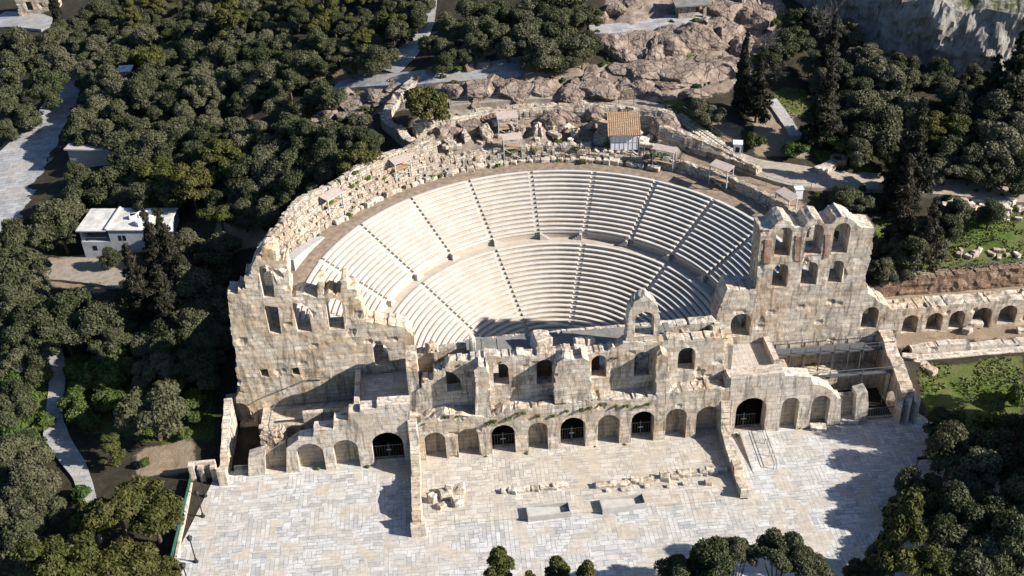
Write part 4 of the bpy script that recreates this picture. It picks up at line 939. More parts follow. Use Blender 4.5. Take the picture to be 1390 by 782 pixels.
m = MB(); m.box(-44.3, -44.0, -16, -.5, -.2, .35); tag(m.build('kerb', MT['stone_pale']), 'pale low kerb at the foot of the green mesh fence', 'kerb')
q = atz(255, 660, 0); GT = empty('plaza_gate', (q[0], q[1], 0), 'small walled plaza gate with pale posts and a grille at the left edge', 'gate')
for xx in (-43.9, -42.9, -41.5):
    m = MB(); m.box(xx-.3, xx+.3, -.2, .4, -.2, 2.5 if xx < -43 else 2.1); m.build('post', MT['stone_pale'], GT)
m = MB(); m.box(-43.6, -41.8, .1, .2, .1, .18); m.box(-43.6, -41.8, .1, .2, 1.7, 1.8)
for k in range(8): m.box(-43.55+k*.24, -43.5+k*.24, .12, .18, .1, 1.75)
m.build('grille', MT['metal'], GT)
m = MB(); m.box(-44.3, -41.3, .5, .9, -.2, 2.3); m.build('wall', MT['stone_pale'], GT)
q0 = atz(300, 645, 0); YG = empty('yard_gate', (q0[0], q0[1], 0), 'low metal gate between the yard wall and the left stair wing', 'gate')
xa, xb = -39.2, float(aty(337, 635, 0)[0])
m = MB(); m.box(xa, xb, .25, .33, 1.5, 1.6); m.box(xa, xb, .25, .33, .15, .22); m.box(xa, xb, .25, .33, .85, .9)
for k in range(12): m.box(xa+(xb-xa)*k/11-.025, xa+(xb-xa)*k/11+.025, .27, .31, .1, 1.6)
m.build('grille', MT['metal'], YG)
YG2 = empty('yard_gate', (36, .5, 0), 'low metal gate between the right stair wing and the ridged buttresses', 'gate'); xa, xb = 34.7, 38.4
m = MB(); m.box(xa, xb, .55, .63, 1.7, 1.8); m.box(xa, xb, .55, .63, .15, .22)
for k in range(14): m.box(xa+(xb-xa)*k/13-.03, xa+(xb-xa)*k/13+.03, .57, .61, .1, 1.75)
m.build('grille', MT['metal'], YG2)
# two sunken stairwells with wedge-shaped kerbs
def pit(pl, pr, pb, label):
    a = atz(pl[0], pl[1], 0); b = atz(pr[0], pr[1], 0); e = empty('stairwell', (a[0], a[1], 0), label, 'stairwell', 'concrete stairwells in the plaza paving')
    L = float(b[0]-a[0]); an = math.atan2(b[1]-a[1], b[0]-a[0]); W_ = 1.7; t = .16; h = .75
    m = MB(); m.box(0, L, 0, t, 0, h); m.box(0, L, W_-t, W_, 0, h); m.box(L-t, L, t, W_-t, 0, h); m.box(0, t, t, W_-t, 0, h); o = child(m.build('kerb', MT['concrete']), e)
    m = MB(); m.hexa([(t, t, .01), (L-t, t, .01), (L-t, W_-t, .01), (t, W_-t, .01), (t, t, h-.02), (L-t, t, .03), (L-t, W_-t, .03), (t, W_-t, h-.02)]); child(m.build('ramp', MT['concrete']), e)
    e.rotation_euler = (0, 0, an)
pit((717, 709), (776, 702), 0, 'left concrete stairwell, in front of the gap in the row of old blocks')
pit((818, 699), (878, 690), 0, 'right concrete stairwell, below the long row of old blocks')
# rows of old blocks
def blockrow(p0, p1, n, label, group, s=(.7, 1.1), jit=.25, z=.02):
    for i in range(n):
        t = (i+.5)/n; q = atz(p0[0]+(p1[0]-p0[0])*t, p0[1]+(p1[1]-p0[1])*t, 0)
        block((q[0]+random.uniform(-jit, jit), q[1]+random.uniform(-jit, jit), z), random.choice((0, 1, 2, 3)), random.uniform(-.2, .2), random.uniform(*s), label, group)
blockrow((680, 671), (772, 661), 9, 'weathered block in the left straight row of blocks above the left stairwell', 'row of old blocks above the left stairwell', (.75, 1.0), .08)
blockrow((806, 664), (986, 640), 14, 'weathered block in the long straight row of blocks above the right stairwell', 'row of old blocks above the right stairwell', (.8, 1.1), .1)
blockrow((812, 670), (975, 655), 6, 'flat block lying just in front of the long row above the right stairwell', 'flat blocks before the long row', (.5, .8), .3)
block(P3(605, 676, .02), 1, .2, 1.3, 'rounded block closest to the left wall stub'); block(P3(619, 671, .0), 3, .1, 1.1, 'tall white topped block beside the left wall stub', sz=2.1)
block(P3(621, 686, .02), 2, .3, 1.5, 'squat brown block in front of the white topped one', sz=1.7); block(P3(588, 682, .02), 2, .9, 1.1, 'thin leaning block at the foot of the left wall stub', sz=1.9); block(P3(600, 690, .02), 1, .5, .8, 'small fallen block below the rounded block by the left wall stub')
block(P3(1110, 582, .01), 0, -.1, 1.25, 'white marble bench block in front of the last closed arch', sz=.7); block(P3(1152, 573, .01), 0, -.1, 1.3, 'white marble bench block in front of the open niche', sz=.9)
m = MB(); m.hexa([(19.6, -6.5, .01), (22.8, -6.5, .01), (22.8, -.2, .01), (19.6, -.2, .01), (19.6, -6.5, .03), (22.8, -6.5, .03), (22.8, -.2, .55), (19.6, -.2, .55)]); RP = tag(m.build('entrance_ramp', MT['pave']), 'sloping marble ramp leading up to the barred right doorway', 'ramp')
RL = empty('handrail', (22.3, -3, 0), 'pair of thin dark handrails on the marble ramp', 'handrail')
for xx in (22.0, 22.35):
    m = MB(); m.tube([(xx, -6.2, .9), (xx, -.4, 1.4)], .03)
    for k in range(4): m.tube([(xx, -6.2+1.93*k, .0), (xx, -6.2+1.93*k, .9+.166*k)], .025)
    m.build('rail', MT['darkmetal'], RL)
a = atz(1216, 638, 0); m = MB(); m.tube([(0, 0, 0), (0, 0, 2.4)], .05); m.tube([(2.8, .2, 0), (2.8, .2, 2.4)], .05); m.box(-.1, 2.9, -.05, .2, 1.9, 2.2); o = m.build('sign_board', MT['darkmetal']); o.location = (a[0]+2.0, a[1]-.6, 0); tag(o, 'dark two-post board standing at the shaded right side of the plaza', 'sign board')

# rails beside the right yard wall
HR = empty('handrail', (42.5, -2, 0), 'dark handrail beside the ridged buttresses at the right plaza edge', 'handrail')
m = MB(); m.tube([(41.5, .3, 1.0), (44.3, -4.2, 1.0)], .035)
for k in range(5): m.tube([(41.5+.7*k, .3-1.12*k, 0), (41.5+.7*k, .3-1.12*k, 1.0)], .03)
m.build('rail', MT['darkmetal'], HR)
# metal walkway in the right yard
WK = empty('metal_walkway', (32, 7, 3), 'grey metal walkway and scaffold crossing the right yard below the tall wall', 'walkway')
m = MB(); m.box(25.2, 40.2, 7.0, 8.5, 5.3, 5.5); m.box(25.2, 39.5, 3.4, 3.9, 4.6, 4.75); m.build('deck', MT['metal'], WK)
for k in range(9):
    xx = 25.5+k*1.8; m = MB(); m.box(xx-.05, xx+.05, 6.9, 7.0, 0, 6.5); m.build('post', MT['metal'], WK)
    m = MB(); m.box(xx-.04, xx+.04, 8.5, 8.58, 5.3, 6.6); m.build('post', MT['metal'], WK)
for xx in (27.5, 31, 35, 38.5): m = MB(); m.box(xx-.05, xx+.05, 3.3, 3.4, 0, 5.6); m.build('post', MT['metal'], WK)
m = MB(); m.tube([(25.3, 6.95, 6.5), (40, 6.95, 6.5)], .035); m.tube([(25.3, 6.95, 6.0), (40, 6.95, 6.0)], .03); m.tube([(25.3, 8.54, 6.6), (40, 8.54, 6.6)], .035); m.tube([(25.3, 3.35, 5.6), (39.5, 3.35, 5.6)], .035); m.build('railing', MT['metal'], WK)
m = MB()
for k in range(4): m.tube([(27.5+3.5*k, 3.35, .2), (29+3.5*k, 6.9, 5.2)], .03)
m.build('brace', MT['metal'], WK)
chunk('rubble_mass', (29.8, 3.6, -.2), 3.2, 2.8, 4.6, MT['rubble'], 6, 'weedy mass of broken masonry in the middle of the right yard', 'rubble', rough=.38)
chunk('rubble_mass', (-34.6, 2.6, -.2), 3.4, 2.6, 4.6, MT['rubble'], 9, 'heap of broken masonry with a pipe behind the left niches', 'rubble', rough=.38)
m = MB(); m.tube([(-34.5, 1.6, 4.5), (-34.9, 2.5, 5.2), (-34.6, 4.5, 6.0), (-32.5, 7.5, 6.6), (-30, 8.6, 6.9), (-28.4, 8.7, 6.6)], .07); tag(m.build('drain_pipe', MT['metal']), 'thin pale pipe running over the rubble heap in the left yard', 'pipe')

# ---------------------------------------------------------------- stoa at the right
SA = empty('stoa_wall', (55, 14, 0), 'long ruined back wall with a row of arched recesses right of the theatre', 'ruined wall')
ys = 14.3
AS = [(1225.5, 1246, 428, 452), (1258, 1279, 425, 449), (1289, 1309, 422, 446), (1319.5, 1345, 418, 448), (1356, 1380, 415, 439)]
hs = []
for q in AS: x0, x1, z0, z1 = parch(q, ys); hs.append(arch(x0, x1, z0, z1))
xr = 74.; xs0 = 41.2
while hs[-1][-1][0] < xr-7: d = 4.1; hs.append([(a+d, b) for a, b in hs[-1]])
wall('masonry', jag([(xs0, -.3), (xs0, 5.7), (xr, 5.6), (xr, -.3)], 8, .12, .9), hs, 2.2, MT['stone'], SA, (0, ys, 0), .5, .1, 15)
m = MB(); m.box(xs0, xr, ys+1.75, ys+2.1, -.3, 5.0); m.build('recess_back', MT['niche'], SA)
ST2 = empty('terrace_wall', (58, 17.4, 5), 'rough reddish rubble wall above the row of arched recesses', 'ruined wall')
wall('masonry', jag([(41.8, 4.8), (41.8, 7.6), (50, 8.0), (60, 8.3), (74, 8.3), (74, 4.8)], 9, .2, .8), [], .8, MT['redrubble'], ST2, (0, 17.5, 0), .42, .35, 16, head=1.2)
m = MB()
# low front wall of big blocks
FW = empty('block_wall', (56, 10.6, 0), 'low wall of large squared blocks on the grass before the recesses', 'ruined wall')
wall('masonry', jag([(44.6, -.2), (44.6, 1.6), (48, 1.9), (52, 2.0), (52.2, 1.3), (70, 1.5), (70, -.2)], 9, .15, 1.2), [], 1.0, MT['stone_pale'], FW, (0, 11.0, 0), .45, .08, 17)
m = MB(); m.box(45.2, 70, 9.8, 10.9, -.2, .8); m.build('plinth', MT['stone_pale'], FW)
blockrow((1255, 478), (1385, 468), 14, 'squared block lying along the foot of the low block wall on the grass', 'blocks along the low wall', (.8, 1.1), .15, .3)
for k, (px, py, z, s, lab) in enumerate(((1322, 444, 1.5, 1.3, 'pale block standing on the low wall under the fourth recess'), (1312, 452, 1.5, 1., 'smaller block left of the pale one on the low wall'), (1383, 452, 1.4, 1.2, 'rounded block on the low wall at the right picture edge'), (1255, 502, .5, 1.5, 'broken block at the left end of the low block wall'), (1233, 490, .6, 1.3, 'broken block between the yard wall and the low block wall'))): block(P3(px, py, z), k, k*.7, s, lab)
# marble fragments on the slope (upper right)
for i in range(46):
    px = 1275+115*random.random(); py = 273+25*random.random()+(px-1275)*.02; p = ground(px, py)
    block((p.x, p.y, p.z-.05), i, random.uniform(0, 3), random.uniform(.5, 1.1), 'grey marble fragment among many on the slope below the gravel path', 'marble fragments on the slope')
for i in range(14):
    px = 1300+88*random.random(); py = 340+10*random.random(); p = ground(px, py)
    block((p.x, p.y, p.z-.1), i, random.uniform(0, 3), random.uniform(.4, .8), 'pale stone lying in the bright grass above the terrace wall', 'stones in the grass above the terrace')
# stones along the top walkway
for i in range(46):
    t = 58+84*i/45+random.uniform(-.5, .5); r = 33.5+random.uniform(-.15, .15); x, y = ring(t, r)
    block((x, y, 13.22), i % 3, R(t-90)+random.uniform(-.2, .2), random.uniform(.6, 1.0), 'pale old block in the line along the top walkway', 'blocks along the top walkway')
for i in range(26):
    t = random.uniform(60, 110); r = random.uniform(37, 41); x, y = ring(t, r)
    block((x, y, hz(x, y)+.2), i, random.uniform(0, 3), random.uniform(.6, 1.2), 'tumbled block among the stub piers behind the top row', 'tumbled blocks behind the top row')
# stone stair going down beside the rim (upper right)
SS = empty('stone_stair', ground(960, 185), 'stone stair with metal rails going down beside the rim wall', 'stairs')
A = ground(918, 158); B = ground(1000, 215); d = (B-A); L = Vector((d.x, d.y, 0)).length; an = math.atan2(d.y, d.x)
m = MB()
for k in range(22):
    q = A.lerp(B, (k+.5)/22); m.obox((q.x, q.y, q.z-.6), L/22*1.05, 2.0, .9, an)
m.build('steps', MT['stone_pale'], SS)
nrm = Vector((-d.y, d.x, 0)).normalized()
for s in (-1.1, 1.1):
    m = MB(); m.tube([A+nrm*s+Vector((0, 0, 1.4)), B+nrm*s+Vector((0, 0, 1.4))], .05); m.tube([A+nrm*s+Vector((0, 0, .9)), B+nrm*s+Vector((0, 0, .9))], .04)
    for k in range(7): q = A.lerp(B, k/6)+nrm*s; m.tube([q, q+Vector((0, 0, 1.4))], .04)
    m.build('rail', MT['metal'], SS)
# fence along the rim track
def postfence(pts, label, h=1.4, gap=2.2, mat='metal'):
    P = [ground(*p) for p in pts]; e = empty('post_fence', P[0], label, 'fence'); allp = []
    for i in range(len(P)-1):
        n = max(1, int((P[i+1]-P[i]).length/gap))
        for k in range(n): allp.append(P[i].lerp(P[i+1], k/n))
    allp.append(P[-1])
    for q in allp:
        q.z = hz(q.x, q.y)+.1; m = MB(); m.tube([q-Vector((0, 0, .4)), q+Vector((0, 0, h))], .045, 5); m.build('post', MT[mat], e)
    for hh in (.5, .95, 1.35):
        m = MB(); m.tube([q+Vector((0, 0, hh*h/1.4)) for q in allp], .022, 4); m.build('wire', MT[mat], e)
postfence([(612, 146), (680, 138), (740, 134), (800, 137), (860, 147), (905, 156)], 'thin post and wire fence along the track behind the rear wall')
postfence([(1008, 236), (1040, 252), (1075, 262), (1100, 262)], 'post and wire fence between the gravel path and the right rim wall')
postfence([(1205, 388), (1260, 386), (1330, 381), (1388, 374)], 'thin fence on top of the reddish rubble wall', 1.1)
# cliff at the upper right
b = [ground(x, y) for x, y in ((1062, 2), (1100, 16), (1150, 48), (1200, 82), (1260, 98), (1330, 108), (1400, 112), (1480, 118))]
bb = []
for i in range(len(b)-1):
    for k in range(16): bb.append(b[i].lerp(b[i+1], k/16))
V = []; F = []; NR = 26
for i, q in enumerate(bb):
    t = bb[min(i+1, len(bb)-1)]-bb[max(i-1, 0)]; t.z = 0; t.normalize(); nn_ = Vector((-t.y, t.x, 0))
    if nn_.y < 0: nn_ = -nn_
    H = 13+2.5*n3(i*.09, 3, 1)
    for j in range(NR):
        s = j/(NR-1); z = H*min(1, s/.62); back = 2.2*min(1, s/.62)+max(0, s-.62)/.38*26
        z += max(0, s-.62)*9
        p = q+nn_*back; dd = fbm(p.x, p.y, q.z+z, .16, 5)*2.0+fbm(p.x, p.y, z, .6, 4)*.5
        V.append((p.x-nn_.x*dd, p.y-nn_.y*dd, q.z-2.5+z+(dd*.4 if s > .6 else 0)))
F = [(i*NR+j, (i+1)*NR+j, (i+1)*NR+j+1, i*NR+j+1) for i in range(len(bb)-1) for j in range(NR-1)]
m = MB(); m.add(V, F); struct(m.build('cliff', MT['cliff']))
# outcrops of pink rock
def rockmesh(seed):
    bm = bmesh.new(); bmesh.ops.create_icosphere(bm, subdivisions=5, radius=1.)
    rr_ = random.Random(seed*7+1); pl = []
    for _ in range(17):
        q = Vector((rr_.gauss(0, 1), rr_.gauss(0, 1), rr_.gauss(0, 1)+.25)).normalized(); pl.append((q, rr_.uniform(.55, .92)))
    for v in bm.verts:
        c = v.co.copy()
        for q, dd in pl:
            e = c.dot(q)
            if e > dd: c -= q*(e-dd)*.93
        c *= 1.25+.22*noise.fractal(v.co*.9+Vector((seed*9.1, 0, 0)), 1., 2.1, 4)+.05*noise.fractal(v.co*5+Vector((seed, 4, 0)), 1., 2.1, 3)
        v.co = Vector((c.x, c.y, c.z*.62))
    me = bpy.data.meshes.new('rock_outcrop'); bm.to_mesh(me); bm.free(); me.materials.append(MT['rock']); return me
RM = [rockmesh(k) for k in range(4)]
def rock(px, py, w_, label, group, zs=1., k=None, name='rock_outcrop'):
    if group and w_ > 34:
        for _ in range(2): rock(px+random.uniform(-.6, .6)*w_, py+random.uniform(-.28, .3)*w_, w_*random.uniform(.28, .55), label, group, zs*1.1, None, name)
        w_ *= .85
    p = ground(px, py); q = link(name, RM[random.randrange(4) if k is None else k]); s = w_/2/FPX*(Vector(p)-Vector(CAM)).length
    q.location = (p.x, p.y, p.z); q.scale = (s, s*random.uniform(.7, .95), s*zs); q.rotation_euler = (0, 0, random.uniform(0, 6.28)); return tag(q, label, 'rock', group)
G1 = 'pink rocks below the upper terrace path'
for px, py, w_ in ((835, 62, 60), (872, 58, 58), (912, 60, 70), (950, 58, 80), (985, 50, 60), (1005, 60, 50), (850, 78, 50), (890, 76, 50)): rock(px, py, w_, 'pink limestone outcrop in the ridge below the upper terrace path', G1, 1.1)
for px, py, w_ in ((700, 122, 60), (740, 120, 50), (775, 125, 50), (815, 122, 66), (845, 128, 50), (655, 124, 60), (620, 126, 50), (868, 122, 46)): rock(px, py, w_, 'pink limestone outcrop in the ridge behind the rear wall track', 'pink rocks behind the rear wall', .9)
for px, py, w_ in ((880, 95, 80), (930, 102, 90), (965, 98, 70), (850, 92, 50), (910, 112, 50)): rock(px, py, w_, 'broad pink outcrop on the slope left of the tall cypress', 'pink rocks left of the cypress', .6)
for px, py, w_ in ((835, 14, 46), (985, 18, 56), (1015, 10, 60), (1045, 18, 50), (1025, 28, 60), (975, 34, 40)): rock(px, py, w_, 'rounded pink rock at the top edge around the stone pavilion', 'pink rocks around the pavilion', 1.)
for px, py, w_ in ((640, 94, 22), (610, 96, 26), (590, 98, 20), (660, 72, 22), (632, 68, 18), (655, 90, 24)): rock(px, py, w_, 'small pink boulder between the olive trees on the upper path', 'boulders on the upper path', 1.)
for px, py, w_ in ((450, 152, 60), (480, 142, 50), (515, 130, 50), (420, 160, 40), (540, 120, 40), (490, 158, 46)): rock(px, py, w_, 'low pink outcrop on the slope left of the round pine', 'pink rocks left of the round pine', .5)
for px, py, w_ in ((600, 178, 40), (640, 172, 44), (745, 165, 50), (700, 178, 36), (665, 160, 40), (770, 150, 46), (810, 150, 50)): rock(px, py, w_, 'pinkish rock face among the stub piers behind the top row', 'pink rocks behind the top row', .8)
rock(900, 165, 60, 'big shaded rock below the stairs right of the tiled shed', None, .8); rock(925, 190, 50, 'brown rounded rock between the rim wall and the stairs', None, .8)

# ---------------------------------------------------------------- trees
def leaves(lobes, n, size, rng, flat=.0, shell=(.55, 1.08), elong=1.4, droop=0.):
    L = np.array(lobes, float)            # cx, cy, cz, rx, ry, rz
    wgt = (L[:, 3]*L[:, 4]*L[:, 5])**(2/3); k = rng.choice(len(L), n, p=wgt/wgt.sum())
    d = rng.normal(size=(n, 3)); d /= np.linalg.norm(d, axis=1)[:, None]
    d[:, 2] = np.where(d[:, 2] < -.35, -d[:, 2]*.6, d[:, 2])
    rad = shell[0]+(shell[1]-shell[0])*rng.random(n)**.6
    c = L[k, :3]+d*L[k, 3:]*rad[:, None]
    nrm = d+rng.normal(size=(n, 3))*.55; nrm /= np.linalg.norm(nrm, axis=1)[:, None]
    a = np.cross(nrm, rng.normal(size=(n, 3))); a[:, 2] -= droop; a /= np.linalg.norm(a, axis=1)[:, None]
    b = np.cross(nrm, a); s = size*(.55+.9*rng.random(n))[:, None]
    p = np.stack([c-a*s*elong*.5, c+b*s*.42, c+a*s*elong*.5, c-b*s*.42], 1).reshape(-1, 3)
    return p
def leafobj(name, p, mat):
    n = len(p)//4; me = bpy.data.meshes.new(name); me.vertices.add(len(p)); me.vertices.foreach_set('co', p.ravel())
    me.loops.add(n*4); me.loops.foreach_set('vertex_index', np.arange(n*4)); me.polygons.add(n)
    me.polygons.foreach_set('loop_start', np.arange(0, n*4, 4)); me.polygons.foreach_set('loop_total', np.full(n, 4))
    me.materials.append(mat); me.update(calc_edges=True); return me
def blobs(rng, n, rx, ry, rz, zc, r0, r1, low=-.6):
    out = []
    while len(out) < n:
        d = rng.normal(size=3); d /= np.linalg.norm(d)
        if d[2] < low: continue
        q = rng.random()**.45; r = r0+(r1-r0)*rng.random()
        out.append((d[0]*rx*q, d[1]*ry*q, zc+d[2]*rz*q, r, r, r*.8))
    return out
def trunk(rng, h, r, spread, zc, nl=6, lean=.15):
    m = MB(); bx, by = rng.normal(size=2)*lean
    m.tube([(0, 0, -.6), (bx*.3, by*.3, h*.5), (bx, by, h)], r, 7, r1=r*.65)
    for k in range(nl):
        a = 2*PI*k/nl+rng.random()*.8; e = spread*(.5+.5*rng.random())
        m.tube([(bx, by, h-.1), (bx+math.cos(a)*e*.5, by+math.sin(a)*e*.5, h+(zc-h)*.6), (bx+math.cos(a)*e, by+math.sin(a)*e, zc+rng.random()*.8)], r*.5, 5, r1=r*.12)
    return m.mesh('trunk', MT['bark'])
KIND = {}
def reg(kind, name, wn, hc, crowns): KIND[kind] = dict(name=name, w=wn, hc=hc, v=crowns)
rng = np.random.default_rng(5)
V = []
for k in range(6):        # olives: rounded, fine grey-green leaves, several domes
    ex, ey = 1+.25*rng.normal(), 1+.25*rng.normal(); lb = blobs(rng, (30, 46, 24, 38, 20, 34)[k], 2.25*ex, 2.25*ey, (1.65, 1.5, 2.0, 1.7, 1.9, 1.4)[k], 2.7, .4, (1.0, .9, 1.2, .95, 1.25, .9)[k], -.75)
    V.append((leafobj('crown', leaves(lb, (19000, 21000, 15000, 20000, 13000, 20000)[k], .18, rng, shell=(.45, 1.25)), MT['olive']), trunk(rng, 1.4, .24, 1.5, 2.8)))
reg('olive', 'olive_tree', 5.6, 2.7, V); V = []
for k in range(3):        # pines: flat-topped clumps with gaps
    lb = []
    for _ in range(24):
        a = rng.random()*6.28; q = rng.random()**.55*2.5; z = 5.6-.18*q*q*.8+rng.normal()*.75; r = .55+.5*rng.random(); lb.append((q*math.cos(a), q*math.sin(a), z, r*1.1, r*1.1, r*.62))
    V.append((leafobj('crown', leaves(lb, 9000, .24, rng, shell=(.35, 1.15), elong=1.7), MT['pine']), trunk(rng, 3.6, .26, 2.1, 5.2, 9)))
reg('pine', 'pine_tree', 6.2, 5.5, V); V = []
for k in range(2):        # tall narrow pine
    lb = []
    for _ in range(26):
        t = rng.random(); a = rng.random()*6.28; q = rng.random()**.5*(1.9-1.2*t); r = .5+.45*rng.random(); lb.append((q*math.cos(a), q*math.sin(a), 3.+6.6*t, r, r, r*.8))
    V.append((leafobj('crown', leaves(lb, 9500, .25, rng, shell=(.4, 1.12), elong=1.6), MT['pine']), trunk(rng, 4.5, .24, 1.4, 7.5, 8)))
reg('tallpine', 'pine_tree', 4.9, 6.6, V); V = []
for k in range(1):        # cypress: narrow flame
    lb = [(rng.normal()*.12, rng.normal()*.12, .9+11.5*t, (1.0-.88*t**1.5)*.95, (1.0-.88*t**1.5)*.95, 1.0) for t in np.linspace(0, 1, 24)]
    V.append((leafobj('crown', leaves(lb, 9500, .26, rng, shell=(.75, 1.12), elong=2.2, droop=-.6), MT['conifer']), trunk(rng, 6, .2, .3, 8, 3)))
reg('cypress', 'cypress_tree', 2.1, 6.5, V); V = []
for k in range(3):        # broad dark conifers: layered drooping boughs, ragged edge
    lb = []
    for t in np.linspace(0, 1, 13):
        rr_ = 2.7*(1-t)**.8+.25
        for j in range(max(1, int(7*(1-t)+1))):
            a = rng.random()*6.28; q = rr_*(.45+.5*rng.random()); lb.append((q*math.cos(a), q*math.sin(a), 1.6+10.2*t+rng.normal()*.25, .55*(1-t*.5)+.2, .55*(1-t*.5)+.2, .5))
        lb.append((0, 0, 1.8+10.2*t, .5*rr_+.1, .5*rr_+.1, .6))
    V.append((leafobj('crown', leaves(lb, 11500, .25, rng, shell=(.3, 1.15), elong=2., droop=.5), MT['conifer']), trunk(rng, 9.5, .26, .8, 10, 5)))
reg('conifer', 'conifer_tree', 6.0, 6.2, V); V = []
for k in range(3):        # dense green bushes
    lb = blobs(rng, 14, 1.0, 1.0, .65, .95, .35, .65, -.3)
    V.append((leafobj('crown', leaves(lb, 4200, .2, rng, shell=(.5, 1.1)), MT['green']), trunk(rng, .4, .1, .6, .9, 5)))
reg('bush', 'bush', 2.8, .9, V); V = []
for k in range(2):        # bare grey trees
    m = MB()
    def br(p, d, L, r, dep):
        q = p+d*L; m.tube([p, p+d*L*.5+Vector(rng.normal(size=3))*.06*L, q], r, 4, r1=r*.55)
        if dep == 0: return
        for _ in range(4 if dep > 1 else 5): br(p+d*L*(.45+.55*rng.random()), (d+Vector(rng.normal(size=3))*.62+Vector((0, 0, .12))).normalized(), L*(.5+.25*rng.random()), max(.03, r*.55), dep-1)
    for _ in range(5): br(Vector((0, 0, 1.8)), Vector((rng.normal()*.45, rng.normal()*.45, 1)).normalized(), 2.3, .09, 3)
    tw = m.mesh('branches', MT['ash']); m = MB(); m.tube([(0, 0, -.5), (.05, 0, 1), (0, .05, 2)], .16, 6, r1=.11); V.append((tw, m.mesh('trunk', MT['bark'])))
reg('bare', 'bare_tree', 5., 4.2, V); V = []
for k in range(2):        # the big round pine by the rim: dome of golden green needles
    lb = blobs(rng, 34, 2.5, 2.5, 2.1, 3.1, .55, 1.0, -.4)
    V.append((leafobj('crown', leaves(lb, 15000, .24, rng, shell=(.5, 1.15), elong=1.6), MT['pine']), trunk(rng, 1.6, .28, 1.8, 3.2)))
reg('roundpine', 'pine_tree', 6.7, 3.1, V)

TREES = []
def tree(px, py, wpx, kind, label, group=None, zc=None, tall=1., mat=None):
    K = KIND[kind]; s = 1.
    for _ in range(3):
        if zc is None: p = ground(px, py, K['hc']*s*tall)
        else:
            q = atz(px, py, zc); p = Vector((q[0], q[1], min(hz(q[0], q[1]), zc-2)))
        s = wpx/FPX*(Vector(p)-Vector(CAM)).length/K['w']
    sz = s*tall; up = 0 if zc is None else (zc-p.z)/s-K['hc']
    e = empty(K['name'], p, label, 'bush' if kind == 'bush' else 'tree', group); cr, tk = K['v'][random.randrange(len(K['v']))]
    e.rotation_euler = (0, 0, random.uniform(0, 6.28)); e.scale = (s*random.uniform(.92, 1.08), s*random.uniform(.92, 1.08), sz*random.uniform(.94, 1.06))
    c = bpy.data.objects.new('branches' if kind == 'bare' else 'crown', cr); COL.objects.link(c); c.parent = e; c.location.z = up
    t = bpy.data.objects.new('trunk', tk); COL.objects.link(t); t.parent = e; t.scale.z = 1 if not up else (K['hc']+up)/max(v.co.z for v in tk.vertices)
    if mat:
        c.material_slots[0].link = 'OBJECT'; c.material_slots[0].material = MT[mat]
    TREES.append((px, py, wpx, p.x, p.y)); return e
# --- trees one can name
tree(579, 146, 72, 'roundpine', 'big round golden green pine standing on the rim wall behind the seats')
tree(1009, 96, 19, 'cypress', 'tall thin dark cypress beside the pink rocks')
tree(1030, 118, 44, 'conifer', 'brownish conifer right behind the tall thin cypress', tall=1.1)
tree(1037, 58, 40, 'bare', 'pale grey thin-leaved tree at the foot of the pink rocks right of the cypress')
tree(1056, 92, 30, 'bare', 'bare ash-grey tree between the two groups of dark conifers')
tree(1115, 22, 48, 'bare', 'bare grey tree at the left foot of the cliff')
tree(1128, 72, 46, 'conifer', 'dark conifer nearest the left foot of the cliff', tall=1.1)
tree(1122, 142, 58, 'conifer', 'broad dark conifer beside the short paved path')
tree(1240, 205, 62, 'conifer', 'very tall dark conifer rising over the gravel path at right', tall=1.15)
tree(1228, 255, 50, 'conifer', 'dark conifer standing right by the gravel path, left one of its pair', tall=.8)
tree(245, 262, 34, 'bare', 'bare brown-grey tree standing above the house roof', mat='ash')
tree(210, 345, 50, 'conifer', 'tall dark conifer in front of the house, left one of the pair', tall=1.3)
tree(232, 360, 60, 'conifer', 'tall dark conifer in front of the house, right one of the pair', tall=1.2)
tree(1081, 204, 40, 'bush', 'round dark bush at the lower end of the short paved path', tall=.9)
tree(1023, 192, 32, 'bush', 'yellow-green bush beside the white booth', mat='pine')
tree(838, 65, 14, 'bush', 'small round yellow bush on the pink rocks', mat='pine')
tree(948, 150, 40, 'olive', 'upright olive on the grass above the stone stairs', tall=1.1); tree(965, 158, 40, 'olive', 'darker olive right of the upright one above the stone stairs')
tree(1152, 272, 62, 'olive', 'low spreading olive right behind the tall arched wall', tall=.7)
tree(1196, 102, 62, 'olive', 'large olive at the middle foot of the cliff', tall=1.1); tree(1187, 176, 66, 'olive', 'silvery olive left of the very tall conifer', mat='olive', tall=1.1)
tree(1225, 722, 74, 'tallpine', 'bright yellow-green pine in the dark lower right corner')
tree(1284, 575, 58, 'pine', 'yellow-green pine beside the ridged buttresses on the right grass', tall=.7)
tree(205, 556, 92, 'olive', 'largest olive on the left, beside the patch of bare earth', tall=1.15)
tree(150, 606, 42, 'tallpine', 'small rounded pine left of the patch of bare earth', tall=.6)
tree(158, 688, 80, 'pine', 'broad yellow-green pine left of the mesh fence, left of the pair'); tree(204, 690, 72, 'pine', 'broad yellow-green pine right against the green mesh fence')
tree(120, 700, 62, 'pine', 'yellow-green pine overhanging the lower end of the winding footpath'); tree(112, 668, 34, 'bush', 'round green bush where the winding footpath vanishes under the pines'); tree(75, 752, 84, 'pine', 'yellow-green pine in the lower left corner'); tree(170, 762, 80, 'pine', 'pine at the bottom edge below the broad pair', tall=.8)
tree(215, 775, 60, 'pine', 'pine at the bottom edge next to the cut-off lamp post', tall=.7)
tree(676, 776, 52, 'tallpine', 'pine top at the bottom edge, leftmost of those before the plaza', zc=6.5)
